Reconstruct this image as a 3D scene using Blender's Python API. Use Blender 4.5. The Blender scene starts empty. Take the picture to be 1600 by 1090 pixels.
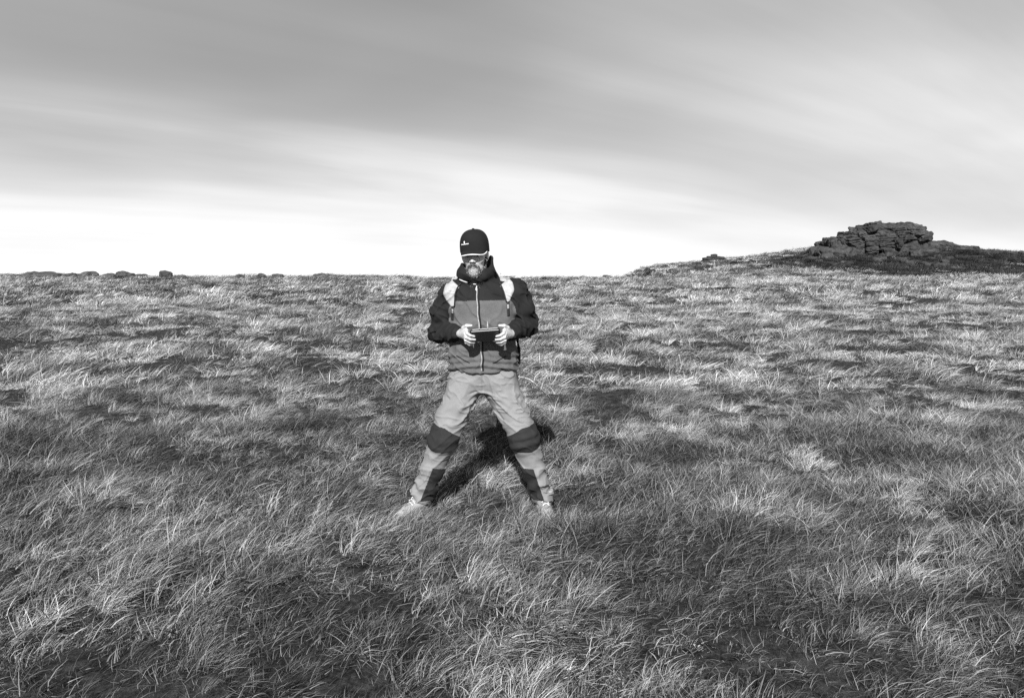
import bpy, bmesh, math, random
import numpy as np

random.seed(7)
rng = np.random.default_rng(11)
R = math.radians
scene = bpy.context.scene

# ------------------------------------------------------------------ camera
cam_d = bpy.data.cameras.new('camera')
cam = bpy.data.objects.new('camera', cam_d)
scene.collection.objects.link(cam)
cam.location = (0.0, 0.0, 1.6)
cam.rotation_euler = (R(90 - 6.18), 0, 0)
cam_d.sensor_width = 36.0
cam_d.lens = 27.0
cam_d.clip_start = 0.05
cam_d.clip_end = 20000
scene.camera = cam

# ------------------------------------------------------------------ light, sky, exposure
SUN_EL, SUN_AZ = 33.0, 7.0           # the sun stands behind the camera, a little to the left
world = bpy.data.worlds.new('World')
scene.world = world
world.use_nodes = True
wn = world.node_tree
for n in list(wn.nodes):
    wn.nodes.remove(n)


class NT:
    """small helper for building node trees"""
    def __init__(self, tree):
        self.t = tree

    def n(self, kind, **kw):
        nd = self.t.nodes.new(kind)
        for k, v in kw.items():
            setattr(nd, k, v)
        return nd

    def l(self, a, b):
        self.t.links.new(a, b)

    def math(self, op, a, b=None, c=None, clamp=False):
        nd = self.n('ShaderNodeMath', operation=op)
        nd.use_clamp = clamp
        for i, v in enumerate((a, b, c)):
            if v is None:
                continue
            if isinstance(v, (int, float)):
                nd.inputs[i].default_value = v
            else:
                self.l(v, nd.inputs[i])
        return nd.outputs[0]

    def ramp(self, fac, stops):
        nd = self.n('ShaderNodeValToRGB')
        el = nd.color_ramp.elements
        while len(el) < len(stops):
            el.new(0.5)
        for e, (p, c) in zip(el, stops):
            e.position = p
            e.color = (c, c, c, 1)
        self.l(fac, nd.inputs[0])
        return nd.outputs[0]

    def noise(self, vec, scale, detail=4, rough=0.55, dist=0.0):
        nd = self.n('ShaderNodeTexNoise')
        nd.inputs['Scale'].default_value = scale
        nd.inputs['Detail'].default_value = detail
        nd.inputs['Roughness'].default_value = rough
        nd.inputs['Distortion'].default_value = dist
        if vec is not None:
            self.l(vec, nd.inputs['Vector'])
        return nd.outputs['Fac']


W = NT(wn)
tc = W.n('ShaderNodeTexCoord')
sky = W.n('ShaderNodeTexSky')
sky.sky_type = 'NISHITA'
sky.sun_disc = False
sky.sun_elevation = R(SUN_EL)
sky.sun_rotation = R(180 + SUN_AZ)
sky.altitude = 400
sky.air_density = 1.0
sky.dust_density = 1.5
sky.ozone_density = 1.0
sep = W.n('ShaderNodeSeparateColor')
W.l(sky.outputs[0], sep.inputs[0])
clear = W.math('MULTIPLY', sep.outputs[0], 0.10)   # black-and-white film seen through a red filter
xyz = W.n('ShaderNodeSeparateXYZ')
W.l(tc.outputs['Generated'], xyz.inputs[0])
el = W.math('MAXIMUM', xyz.outputs[2], 0.0)
den = W.math('ADD', el, 0.035)
px_ = W.math('DIVIDE', xyz.outputs[0], W.math('ADD', el, 0.13))
py_ = W.math('DIVIDE', xyz.outputs[1], W.math('ADD', el, 0.13))
comb = W.n('ShaderNodeCombineXYZ')
W.l(px_, comb.inputs[0])
W.l(py_, comb.inputs[1])
mp = W.n('ShaderNodeMapping')
mp.inputs['Rotation'].default_value = (0, 0, R(-38))     # streaks of cirrus run off towards the far right
W.l(comb.outputs[0], mp.inputs['Vector'])
mp2 = W.n('ShaderNodeMapping')
mp2.inputs['Scale'].default_value = (0.16, 0.75, 1)
mp2.inputs['Location'].default_value = (4.1, 1.7, 0)
W.l(mp.outputs[0], mp2.inputs['Vector'])
n1 = W.noise(mp2.outputs[0], 0.8, 6, 0.52, 0.5)
mp3 = W.n('ShaderNodeMapping')
mp3.inputs['Location'].default_value = (3, 1, 0)
W.l(comb.outputs[0], mp3.inputs['Vector'])
n2 = W.noise(mp3.outputs[0], 0.42, 3, 0.5, 0.2)
tau = W.math('MULTIPLY', W.ramp(n1, [(0.30, 0.06), (0.50, 0.35), (0.72, 1.0)]),
             W.ramp(n2, [(0.32, 0.30), (0.62, 1.0)]))
tau = W.math('ADD', W.math('MULTIPLY', tau, 0.27), 0.085)
f = W.math('SUBTRACT', 1.0, W.math('EXPONENT', W.math('MULTIPLY', W.math('DIVIDE', tau, den), -1.0)))
mixw = W.n('ShaderNodeMix')
mixw.data_type = 'FLOAT'
W.l(f, mixw.inputs[0])
W.l(clear, mixw.inputs[2])
mixw.inputs[3].default_value = 8.9
bg = W.n('ShaderNodeBackground')
bg.inputs['Strength'].default_value = 0.08
W.l(mixw.outputs[0], bg.inputs['Color'])
wo = W.n('ShaderNodeOutputWorld')
W.l(bg.outputs[0], wo.inputs[0])

sun_d = bpy.data.lights.new('sun', 'SUN')
sun_d.energy = 5.0
sun_d.angle = R(0.55)
sun_d.color = (1.0, 1.0, 1.0)        # monochrome photograph
sun = bpy.data.objects.new('sun', sun_d)
scene.collection.objects.link(sun)
sun.rotation_euler = (R(90 - SUN_EL), 0, R(-SUN_AZ))
sun.location = (-20, -100, 80)

vs = scene.view_settings
vs.view_transform = 'Standard'
vs.look = 'None'
vs.exposure = 0.6
vs.gamma = 1.0
vs.use_curve_mapping = False
scene.render.engine = 'CYCLES'
scene.cycles.use_denoising = False
scene.cycles.max_bounces = 5
scene.cycles.diffuse_bounces = 2
scene.cycles.glossy_bounces = 2
scene.cycles.transmission_bounces = 3
scene.cycles.transparent_max_bounces = 4
scene.cycles.use_adaptive_sampling = False

# ------------------------------------------------------------------ noise and mesh helpers
_tab = rng.random((64, 64, 64)).astype(np.float32)


def vnoise(P):
    P = np.asarray(P, np.float32)
    i = np.floor(P).astype(np.int64)
    t = P - i
    t = t * t * (3 - 2 * t)
    a = i & 63
    b = (i + 1) & 63
    x0, y0, z0 = a[..., 0], a[..., 1], a[..., 2]
    x1, y1, z1 = b[..., 0], b[..., 1], b[..., 2]
    tx, ty, tz = t[..., 0], t[..., 1], t[..., 2]
    def L(u, v, k): return u + (v - u) * k
    c0 = L(L(_tab[x0, y0, z0], _tab[x1, y0, z0], tx), L(_tab[x0, y1, z0], _tab[x1, y1, z0], tx), ty)
    c1 = L(L(_tab[x0, y0, z1], _tab[x1, y0, z1], tx), L(_tab[x0, y1, z1], _tab[x1, y1, z1], tx), ty)
    return L(c0, c1, tz) * 2 - 1


def fbm(P, oct=4, gain=0.5):
    P = np.asarray(P, np.float32)
    s = 0
    a = 1.0
    for k in range(oct):
        s = s + a * vnoise(P * (2.03 ** k) + 17.3 * k)
        a *= gain
    return s


def n2d(x, y, s, oct=3, seed=0.0):
    P = np.stack([x * s + seed, y * s - seed * 0.7, np.full_like(x, seed * 1.3 + 0.5)], -1)
    return fbm(P, oct)


def sstep(a, b, x):
    t = np.clip((x - a) / (b - a), 0, 1)
    return t * t * (3 - 2 * t)


def mesh_obj(name, V, F, mats, parent=None, smooth=True, fm=None):
    me = bpy.data.meshes.new(name)
    V = np.asarray(V, np.float32)
    if isinstance(F, np.ndarray):
        k = F.shape[1]
        me.vertices.add(len(V))
        me.vertices.foreach_set('co', V.ravel())
        me.loops.add(F.size)
        me.loops.foreach_set('vertex_index', F.astype(np.int32).ravel())
        me.polygons.add(len(F))
        me.polygons.foreach_set('loop_start', np.arange(0, F.size, k, dtype=np.int32))
        me.polygons.foreach_set('loop_total', np.full(len(F), k, np.int32))
        me.update(calc_edges=True)
    else:
        me.from_pydata([tuple(map(float, v)) for v in V], [], [tuple(int(i) for i in f_) for f_ in F])
        me.update()
    for m in (mats if isinstance(mats, (list, tuple)) else [mats]):
        me.materials.append(m)
    if fm is not None:
        me.polygons.foreach_set('material_index', np.asarray(fm, np.int32))
    me.polygons.foreach_set('use_smooth', np.full(len(me.polygons), smooth, bool))
    me.validate()
    o = bpy.data.objects.new(name, me)
    scene.collection.objects.link(o)
    if parent is not None:
        o.parent = parent
    return o


def tag(o, label=None, cat=None, group=None, kind=None):
    if label: o['label'] = label
    if cat: o['category'] = cat
    if group: o['group'] = group
    if kind: o['kind'] = kind
    return o


def empty(name, loc):
    o = bpy.data.objects.new(name, None)
    o.empty_display_size = 0.1
    scene.collection.objects.link(o)
    o.location = loc
    return o


# ------------------------------------------------------------------ materials
def principled(name, base, rough=0.85, var=0.25, scale=20.0, bump=0.0, bscale=200.0, spec=0.3,
               stretch=None, fine=0.0, fscale=600.0, sheen=0.0):
    m = bpy.data.materials.new(name)
    m.use_nodes = True
    t = NT(m.node_tree)
    p = m.node_tree.nodes['Principled BSDF']
    c = t.n('ShaderNodeTexCoord')
    vec = c.outputs['Object']
    if stretch:
        mm = t.n('ShaderNodeMapping')
        mm.inputs['Scale'].default_value = stretch
        t.l(vec, mm.inputs['Vector'])
        vec = mm.outputs[0]
    nz = t.noise(vec, scale, 5, 0.6)
    col = t.math('MULTIPLY', t.math('ADD', t.math('MULTIPLY', t.math('SUBTRACT', nz, 0.5), var * 2.4), 1.0), base)
    if fine:
        fz = t.noise(c.outputs['Object'], fscale, 2, 0.7)
        col = t.math('MULTIPLY', col, t.math('ADD', 1.0, t.math('MULTIPLY', t.math('SUBTRACT', fz, 0.5), fine * 2.5)))
    t.l(col, p.inputs['Base Color'])
    p.inputs['Roughness'].default_value = rough
    p.inputs['Specular IOR Level'].default_value = spec
    if sheen:
        p.inputs['Sheen Weight'].default_value = sheen
    if bump:
        b = t.n('ShaderNodeBump')
        b.inputs['Strength'].default_value = bump
        b.inputs['Distance'].default_value = 0.002 if bscale > 60 else 0.05
        t.l(t.noise(c.outputs['Object'], bscale, 3, 0.6), b.inputs['Height'])
        t.l(b.outputs[0], p.inputs['Normal'])
    return m


M = {}
M['skin'] = principled('skin', 0.48, 0.55, 0.22, 45, 0.35, 260, 0.4, fine=0.12, fscale=220)
M['eye'] = principled('eye', 0.05, 0.15, 0.1, 30, spec=0.5)
M['beard'] = principled('beard_hair', 0.36, 0.8, 0.55, 45, 0.8, 300, 0.2)
M['beard_dark'] = principled('dark_beard_hair', 0.07, 0.8, 0.6, 60, 0.8, 300, 0.2)
M['hair'] = principled('dark_hair', 0.06, 0.7, 0.4, 60, spec=0.3)
M['jacket_dark'] = principled('black_softshell', 0.012, 0.85, 0.3, 14, 0.3, 500, 0.25, fine=0.5, fscale=260)
M['jacket_grey'] = principled('grey_softshell', 0.10, 0.9, 0.22, 16, 0.3, 500, 0.2, fine=0.5, fscale=260)
M['piping'] = principled('pale_piping', 0.62, 0.6, 0.1, 60)
M['zip'] = principled('zip_metal', 0.30, 0.5, 0.7, 90, 0.4, 400, 0.5)
M['trousers'] = principled('pale_trouser_cloth', 0.215, 0.9, 0.14, 13, 0.3, 450, 0.2, fine=0.3, fscale=300)
M['patch'] = principled('black_patch_cloth', 0.020, 0.85, 0.3, 18, 0.3, 420, 0.25, fine=0.4, fscale=260)
M['cap'] = principled('black_cap_cotton', 0.012, 0.9, 0.25, 30, 0.3, 700, 0.2, fine=0.4, fscale=300)
M['white'] = principled('white_trim', 0.80, 0.7, 0.05, 60)
M['strap'] = principled('pale_strap_pad', 0.36, 0.9, 0.4, 38, 0.4, 300, 0.2, fine=0.35, fscale=250)
M['web'] = principled('black_webbing', 0.02, 0.8, 0.2, 60, 0.3, 500)
M['pack'] = principled('black_pack_nylon', 0.028, 0.7, 0.3, 20, 0.3, 300)
M['boot'] = principled('pale_boot_suede', 0.30, 0.9, 0.35, 30, 0.4, 250, fine=0.2)
M['sole'] = principled('dark_rubber', 0.05, 0.8, 0.2, 30)
M['plastic'] = principled('black_plastic', 0.015, 0.35, 0.15, 40, spec=0.5)
M['screen'] = principled('screen_glass', 0.02, 0.08, 0.05, 10, spec=0.6)
M['silver'] = principled('silver_edge', 0.30, 0.35, 0.08, 60, spec=0.6)

# ------------------------------------------------------------------ terrain
PX, PY = -0.1875, 5.0          # where the person stands


def smax(a, b, k):
    h = np.clip(0.5 + 0.5 * (a - b) / k, 0, 1)
    return b + (a - b) * h + k * h * (1 - h)


def terrain_base(x, y):
    s = np.maximum(y - 5.0, 0)
    up = 0.0250 * s * s / (s + 3.0)
    crest = 0.86 + 0.008 * np.maximum(-x - 6, 0) + 0.12 * n2d(x, y, 0.11, 2, 3.1) + 0.09 * n2d(x, y, 0.45, 2, 7.7)
    z = -smax(-up, -crest, 0.25)
    z = z - 0.25 * np.clip(-(y - 3) / 13, 0, 6) * sstep(3, -10, y)
    # to the right the ground climbs on to a ridge that carries the rock outcrop
    ridge = np.interp(x, [2, 9, 12, 14.6, 17.5, 22.2, 25.7, 28.6, 33, 38, 41, 45, 60, 90],
                      [0.2, 0.8, 1.25, 1.60, 1.90, 2.32, 2.78, 3.2, 3.25, 3.25, 3.05, 2.8, 2.0, 0.0]).astype(np.float32)
    wr = sstep(5, 14, x)
    over = np.maximum(y - 44, 0)
    zl = z - 0.005 * over ** 2 / (1 + 0.012 * over)
    tt = np.clip((y - 40) / 30, 0, 1)
    back = np.maximum(y - 74, 0)
    zr = z * (1 - tt) + ridge * tt ** 1.9 - 0.006 * back ** 2 / (1 + 0.02 * back)
    z = zl * (1 - wr) + zr * wr
    d = np.sqrt(x * x + y * y)
    z = z - 0.01 * np.maximum(d - 140, 0)
    return z


def heath_mask(x, y):
    """dark heather on the hill below the rocks"""
    n = n2d(x, y, 0.16, 3, 8.8)
    return sstep(0.25, 0.75, 0.5 + 0.055 * (y - 55) + 0.030 * (x - 23) + 0.35 * n) * sstep(17, 27, x) * (1 - sstep(66, 69.5, y) * sstep(33, 28, x))


RUTS = [(8.4, 24.0, 1.3, 0.30, 0.12), (6.9, 18.2, 1.0, 0.22, 0.02), (9.6, 22.0, 0.9, 0.28, -0.05),
        (12.5, 23.5, 1.2, 0.35, 0.1), (10.3, 26.5, 0.9, 0.3, 0.0), (-9.5, 17.5, 1.4, 0.35, 0.05),
        (-6.1, 24.0, 1.2, 0.3, 0.0), (-2.2, 13.2, 0.6, 0.28, -0.1), (-12.6, 15.5, 1.1, 0.4, 0.1),
        (-4.6, 10.4, 0.8, 0.3, 0.05), (13.5, 17.0, 0.9, 0.3, 0.05), (1.6, 27.0, 1.0, 0.3, 0.0),
        (3.4, 8.8, 0.7, 0.22, 0.1), (-16.0, 24.0, 1.6, 0.4, 0.0), (15.2, 28.0, 1.5, 0.4, 0.0)]


def rut_mask(x, y):
    m = np.zeros_like(x)
    for rx, ry, a, b, t in RUTS:
        dx = x - rx
        dy = y - ry - t * dx
        m = np.maximum(m, np.exp(-(dx / a) ** 2 - (dy / b) ** 2))
    return m


def terrain(x, y, micro=True):
    x = np.asarray(x, np.float32)
    y = np.asarray(y, np.float32)
    z = terrain_base(x, y)
    d = np.sqrt(x * x + y * y)
    fade = sstep(160, 70, d)
    if micro:
        z = z + fade * (0.10 * n2d(x, y, 0.22, 2, 1.7) * sstep(4, 14, d)
                        + 0.075 * np.abs(n2d(x, y * 1.15, 0.75, 2, 5.2)) + 0.035 * n2d(x, y, 1.9, 2, 2.2))
        z = z - 0.26 * rut_mask(x, y) * fade
        calm = np.exp(-((x - PX) ** 2 / 0.9) ** 2 - ((y - PY) ** 2 / 0.2) ** 2)
        z = z * (1 - calm) - 0.045 * calm
    return z


def axis(lim_neg, lim_pos, s0, g):
    out = [0.0]
    s = s0
    while out[-1] < lim_pos:
        out.append(out[-1] + s)
        s = min(s * g, 260) if out[-1] > 7 else s
    neg = [0.0]
    s = s0
    while neg[-1] > -lim_neg:
        neg.append(neg[-1] - s)
        s = min(s * g, 260) if neg[-1] < -7 or lim_neg < 100 else s
    return np.array(neg[:0:-1] + out, np.float32)


ax_x = axis(4000, 4000, 0.085, 1.022)
ax_y = axis(4000, 5000, 0.085, 1.022)
GX, GY = np.meshgrid(ax_x, ax_y)
GZ = terrain(GX, GY)
nx, ny = len(ax_x), len(ax_y)
V = np.stack([GX.ravel(), GY.ravel(), GZ.ravel()], -1)
i = np.arange(nx - 1)[None, :] + np.arange(ny - 1)[:, None] * nx
i = i.ravel()
Fq = np.stack([i, i + 1, i + nx + 1, i + nx], -1)

gm = bpy.data.materials.new('moor_litter')
gm.use_nodes = True
t = NT(gm.node_tree)
p = gm.node_tree.nodes['Principled BSDF']
c = t.n('ShaderNodeTexCoord')
at = t.n('ShaderNodeAttribute', attribute_name='heath')
geo = t.n('ShaderNodeNewGeometry')
na = t.noise(c.outputs['Object'], 14.0, 8, 0.75)
nb = t.noise(c.outputs['Object'], 0.35, 4, 0.6)
mmp = t.n('ShaderNodeMapping')
mmp.inputs['Scale'].default_value = (90, 22, 22)
mmp.inputs['Rotation'].default_value = (0, 0, R(-35))
t.l(c.outputs['Object'], mmp.inputs['Vector'])
nc = t.noise(mmp.outputs[0], 1.0, 4, 0.7, 1.2)
straw = t.math('MULTIPLY', t.ramp(na, [(0.38, 0.012), (0.68, 0.10)]), t.ramp(nc, [(0.3, 0.45), (0.7, 1.3)]))
straw = t.math('MULTIPLY', straw, t.ramp(nb, [(0.3, 0.7), (0.7, 1.15)]))
dark = t.ramp(na, [(0.3, 0.018), (0.75, 0.07)])
mx = t.n('ShaderNodeMix')
mx.data_type = 'FLOAT'
t.l(at.outputs['Fac'], mx.inputs[0])
t.l(straw, mx.inputs[2])
t.l(dark, mx.inputs[3])
t.l(mx.outputs[0], p.inputs['Base Color'])
p.inputs['Roughness'].default_value = 0.95
p.inputs['Specular IOR Level'].default_value = 0.1
b = t.n('ShaderNodeBump')
b.inputs['Strength'].default_value = 0.9
b.inputs['Distance'].default_value = 0.05
t.l(na, b.inputs['Height'])
t.l(b.outputs[0], p.inputs['Normal'])
ground = mesh_obj('ground', V, Fq, gm)
hm = np.clip(np.maximum(heath_mask(V[:, 0], V[:, 1]), 1.15 * rut_mask(V[:, 0], V[:, 1])), 0, 1)
a_ = ground.data.attributes.new('heath', 'FLOAT', 'POINT')
a_.data.foreach_set('value', hm.astype(np.float32))
tag(ground, kind='structure', label='rough moorland ground rising to a stony crest')

# ------------------------------------------------------------------ grass (uncountable: geometry-node instances of tufts)
def grass_material(name, lo, hi, trans=0.22):
    m = bpy.data.materials.new(name)
    m.use_nodes = True
    t = NT(m.node_tree)
    for n in list(m.node_tree.nodes):
        m.node_tree.nodes.remove(n)
    s = t.n('ShaderNodeAttribute', attribute_name='shade')
    ti = t.n('ShaderNodeAttribute', attribute_name='tint')
    ti.attribute_type = 'INSTANCER'
    v = t.math('ADD', t.math('MULTIPLY', s.outputs['Fac'], 0.62), t.math('MULTIPLY', ti.outputs['Fac'], 0.62))
    v = t.math('SUBTRACT', v, 0.12, clamp=True)
    v = t.math('POWER', v, 2.3)
    v = t.math('ADD', t.math('MULTIPLY', v, hi - lo), lo)
    d = t.n('ShaderNodeBsdfDiffuse')
    t.l(v, d.inputs['Color'])
    tr = t.n('ShaderNodeBsdfTranslucent')
    t.l(v, tr.inputs['Color'])
    mix = t.n('ShaderNodeMixShader')
    mix.inputs[0].default_value = trans
    t.l(d.outputs[0], mix.inputs[1])
    t.l(tr.outputs[0], mix.inputs[2])
    o = t.n('ShaderNodeOutputMaterial')
    t.l(mix.outputs[0], o.inputs[0])
    return m


M['grass'] = grass_material('straw_grass', 0.022, 0.88, 0.15)
M['heather'] = grass_material('heather', 0.02, 0.12, 0.1)


def tuft(name, n, rad, L0, L1, w, seg, lean, fan, up, mat, seed, flat=0.0, droop=0.35, curl=0.25):
    """one tuft of curved, tapering blades combed by the wind towards +x"""
    g = np.random.default_rng(seed)
    a = g.random(n) * 2 * math.pi
    r = rad * np.sqrt(g.random(n))
    root = np.stack([r * np.cos(a), r * np.sin(a), -0.02 - 0.02 * g.random(n)], -1)
    L = L0 + (L1 - L0) * g.random(n) ** 1.3
    az = a + g.normal(0, 0.7, n)
    out = np.stack([np.cos(az), np.sin(az), np.zeros(n)], -1)
    wind = np.stack([np.ones(n), g.normal(0.12, 0.35, n), np.zeros(n)], -1)
    d0 = out * fan * (0.4 + g.random(n)[:, None]) + wind * lean * 0.35 + np.array([0, 0, 1.0]) * (up * (0.6 + 0.8 * g.random(n)))[:, None]
    d0 /= np.linalg.norm(d0, axis=1)[:, None]
    d1 = d0 * 0.5 + wind * (lean * (0.4 + 0.9 * g.random(n)))[:, None] + out * 0.15
    d1[:, 2] -= droop * (0.3 + 1.2 * g.random(n))
    d1 /= np.linalg.norm(d1, axis=1)[:, None]
    side0 = np.cross(d0, np.array([0, 0, 1.0])) + g.normal(0, 0.5, (n, 3))
    side0 /= np.linalg.norm(side0, axis=1)[:, None]
    wob = g.normal(0, curl * 0.1, (n, 3))
    Vs, Sh = [], []
    sh = np.clip(g.normal(0.5, 0.33, n), 0, 1)
    ww = w * (0.6 + 0.8 * g.random(n))
    pos = root.copy()
    for k in range(seg + 1):
        s = k / seg
        if k:
            dd = d0 * (1 - s) + d1 * s + wob * math.sin(6 * s)
            dd /= np.linalg.norm(dd, axis=1)[:, None]
            pos = pos + dd * (L / seg)[:, None]
        pos[:, 2] = np.maximum(pos[:, 2], -0.04 + 0.03 * s)
        half = (ww * (1.0 - 0.9 * s ** 1.6) * 0.5)[:, None]
        Vs += [pos - side0 * half, pos + side0 * half]
        Sh += [sh, sh]
    V = np.stack(Vs, 1).reshape(-1, 3)
    S = np.stack(Sh, 1).reshape(-1)
    m = 2 * (seg + 1)
    F = []
    for k in range(seg):
        q = np.array([2 * k, 2 * k + 1, 2 * k + 3, 2 * k + 2])
        F.append(np.arange(n)[:, None] * m + q[None])
    F = np.concatenate(F)
    o = mesh_obj(name, V, F, mat, smooth=True)
    at = o.data.attributes.new('shade', 'FLOAT', 'POINT')
    at.data.foreach_set('value', S.astype(np.float32))
    scene.collection.objects.unlink(o)
    return o


def scatter(name, protos, pts, rotz, tilt, scl, idx, tint, label, cat):
    col = bpy.data.collections.new(name + '_tufts')
    for o in protos:
        col.objects.link(o)
    me = bpy.data.meshes.new(name)
    me.vertices.add(len(pts))
    me.vertices.foreach_set('co', np.asarray(pts, np.float32).ravel())
    rot = np.stack([tilt[:, 0], tilt[:, 1], rotz], -1).astype(np.float32)
    for nm, ty, arr, key in (('rot', 'FLOAT_VECTOR', rot, 'vector'), ('scl', 'FLOAT', scl, 'value'),
                             ('idx', 'INT', idx, 'value'), ('tint', 'FLOAT', tint, 'value')):
        a = me.attributes.new(nm, ty, 'POINT')
        a.data.foreach_set(key, np.ascontiguousarray(arr, np.int32 if ty == 'INT' else np.float32).ravel())
    o = bpy.data.objects.new(name, me)
    scene.collection.objects.link(o)
    ng = bpy.data.node_groups.new(name + '_nodes', 'GeometryNodeTree')
    ng.interface.new_socket('Geometry', in_out='INPUT', socket_type='NodeSocketGeometry')
    ng.interface.new_socket('Geometry', in_out='OUTPUT', socket_type='NodeSocketGeometry')
    t = NT(ng)
    gi = t.n('NodeGroupInput')
    go = t.n('NodeGroupOutput')
    iop = t.n('GeometryNodeInstanceOnPoints')
    ci = t.n('GeometryNodeCollectionInfo')
    ci.inputs['Collection'].default_value = col
    ci.inputs['Separate Children'].default_value = True
    ci.inputs['Reset Children'].default_value = True

    def attr(nm, ty):
        n = t.n('GeometryNodeInputNamedAttribute')
        n.data_type = ty
        n.inputs['Name'].default_value = nm
        return n.outputs['Attribute']
    t.l(gi.outputs[0], iop.inputs['Points'])
    t.l(ci.outputs[0], iop.inputs['Instance'])
    iop.inputs['Pick Instance'].default_value = True
    t.l(attr('idx', 'INT'), iop.inputs['Instance Index'])
    e2r = t.n('FunctionNodeEulerToRotation')
    t.l(attr('rot', 'FLOAT_VECTOR'), e2r.inputs[0])
    t.l(e2r.outputs[0], iop.inputs['Rotation'])
    t.l(attr('scl', 'FLOAT'), iop.inputs['Scale'])
    t.l(iop.outputs[0], go.inputs[0])
    md = o.modifiers.new('tufts', 'NODES')
    md.node_group = ng
    tag(o, label, cat, kind='stuff')
    return o


def field(y0, y1, dens, side=2.6):
    """random points in the wedge of ground the picture looks over, a margin included"""
    wmax = 0.74 * y1 + side
    n = int(dens * (y1 - y0) * 2 * wmax)
    x = (rng.random(n) * 2 - 1) * wmax
    y = y0 + (y1 - y0) * rng.random(n)
    k = np.abs(x) < 0.74 * y + side
    return x[k].astype(np.float32), y[k].astype(np.float32)


def tint_at(x, y):
    clump = n2d(x, y * 1.15, 1.9, 2, 9.1)
    return np.clip(0.56 + 0.58 * clump + 0.16 * n2d(x, y, 0.5, 2, 3.3) + 0.10 * n2d(x, y, 0.13, 2, 4.4)
                   + rng.normal(0, 0.16, len(x)), 0.02, 1.0)


G = M['grass']
near_p = [tuft('tuft_a%d' % k, 130, 0.12, 0.16, 0.40, 0.0043, 5, 0.60, 0.65, 0.95, G, 20 + k) for k in range(5)]
near_p += [tuft('tuft_b%d' % k, 150, 0.20, 0.08, 0.24, 0.0040, 4, 0.7, 0.8, 0.6, G, 40 + k, droop=0.4) for k in range(4)]
near_p += [tuft('tuft_c%d' % k, 22, 0.10, 0.26, 0.52, 0.0036, 6, 0.7, 0.6, 1.1, G, 60 + k, curl=0.8) for k in range(3)]
near_p += [tuft('tuft_d%d' % k, 70, 0.25, 0.12, 0.34, 0.0040, 5, 0.4, 1.2, 0.22, G, 80 + k, droop=0.25, curl=0.8) for k in range(3)]


def lay(y0, y1, dens, protos, weights, smin, smax_, tall_noise=True, side=2.6, thin=0.0):
    x, y = field(y0, y1, dens, side)
    tall = n2d(x, y, 1.3, 2, 6.6)
    keep = (rng.random(len(x)) > 0.92 * rut_mask(x, y)) & (rng.random(len(x)) > heath_mask(x, y) * 0.9)
    if thin:
        keep &= rng.random(len(x)) > thin * sstep(0.25, -0.45, tall)
    x, y, tall = x[keep], y[keep], tall[keep]
    n = len(x)
    w = np.array(weights, float)
    idx = rng.choice(len(protos), n, p=w / w.sum())
    z = terrain(x, y) - 0.01
    swirl = 0.75 * n2d(x, y, 0.45, 2, 12.5)
    rz = 0.25 + 1.4 * swirl + rng.normal(0, 0.7, n)
    s = (smin + (smax_ - smin) * rng.random(n)) * (1 + 0.30 * np.clip(tall, -0.8, 0.9))
    s *= 1 - 0.30 * sstep(4.4, 2.4, y)
    # trodden round the boots
    s *= 1 - 0.15 * np.exp(-((x - PX) ** 2 / 0.30 + (y - PY + 0.12) ** 2 / 0.06))
    tilt = rng.normal(0, 0.12, (n, 2))
    return np.stack([x, y, z], -1), rz, tilt, s, idx, tint_at(x, y)


A = lay(1.2, 9.5, 92, near_p, [1.0] * 5 + [1.9] * 4 + [0.45] * 3 + [1.7] * 3, 0.30, 0.66, thin=0.35)
turf_p = [tuft('turf_%d' % k, 170, 0.20, 0.06, 0.17, 0.0045, 3, 0.6, 0.9, 0.8, G, 400 + k, droop=0.3) for k in range(4)]
B = list(lay(1.2, 7.5, 62, turf_p, [1.0] * 4, 0.8, 1.3))
B[5] = B[5] * 0.42 + 0.04
scatter('short_turf', turf_p, *B, 'short dark turf between the pale tussocks around the person', 'turf')
# tufts that stand up round the boots
bxs, bys = [], []
for fx_, fy_, n_ in ((PX - 0.49, PY - 0.10, 46), (PX + 0.40, PY - 0.13, 46)):
    bxs.append(fx_ + rng.normal(0, 0.10, n_)); bys.append(fy_ - 0.09 + rng.normal(0, 0.055, n_))
bxs = np.concatenate(bxs).astype(np.float32); bys = np.concatenate(bys).astype(np.float32)
nb_ = len(bxs)
extra = (np.stack([bxs, bys, terrain(bxs, bys) - 0.01], -1), 0.3 + rng.normal(0, 0.8, nb_), rng.normal(0, 0.15, (nb_, 2)),
         0.20 + 0.26 * rng.random(nb_), rng.integers(0, 9, nb_), np.clip(rng.normal(0.6, 0.2, nb_), 0, 1))
A = tuple(np.concatenate([a, b]) for a, b in zip(A, extra))
scatter('moor_grass', near_p, *A, 'wind-combed pale moor grass round the person\'s feet', 'grass')

mid_p = [tuft('meadow_a%d' % k, 110, 0.20, 0.18, 0.38, 0.0085, 4, 0.6, 0.7, 0.9, G, 120 + k) for k in range(5)]
mid_p += [tuft('meadow_b%d' % k, 120, 0.28, 0.08, 0.24, 0.0085, 3, 0.7, 0.8, 0.6, G, 140 + k, droop=0.5) for k in range(4)]
A = lay(9.3, 24.0, 31, mid_p, [1.0] * 5 + [1.6] * 4, 0.40, 0.82, thin=0.45)
scatter('moor_grass', mid_p, *A, 'pale tussocky grass on the slope behind the person', 'grass')

far_p = [tuft('slope_a%d' % k, 120, 0.40, 0.16, 0.38, 0.020, 3, 0.6, 0.7, 0.9, G, 220 + k) for k in range(5)]
A = lay(23.5, 60.0, 7.0, far_p, [1.0] * 5, 0.45, 0.95, side=4, thin=0.6)
scatter('moor_grass', far_p, *A, 'pale grass on the far slope up to the crest', 'grass')

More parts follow.
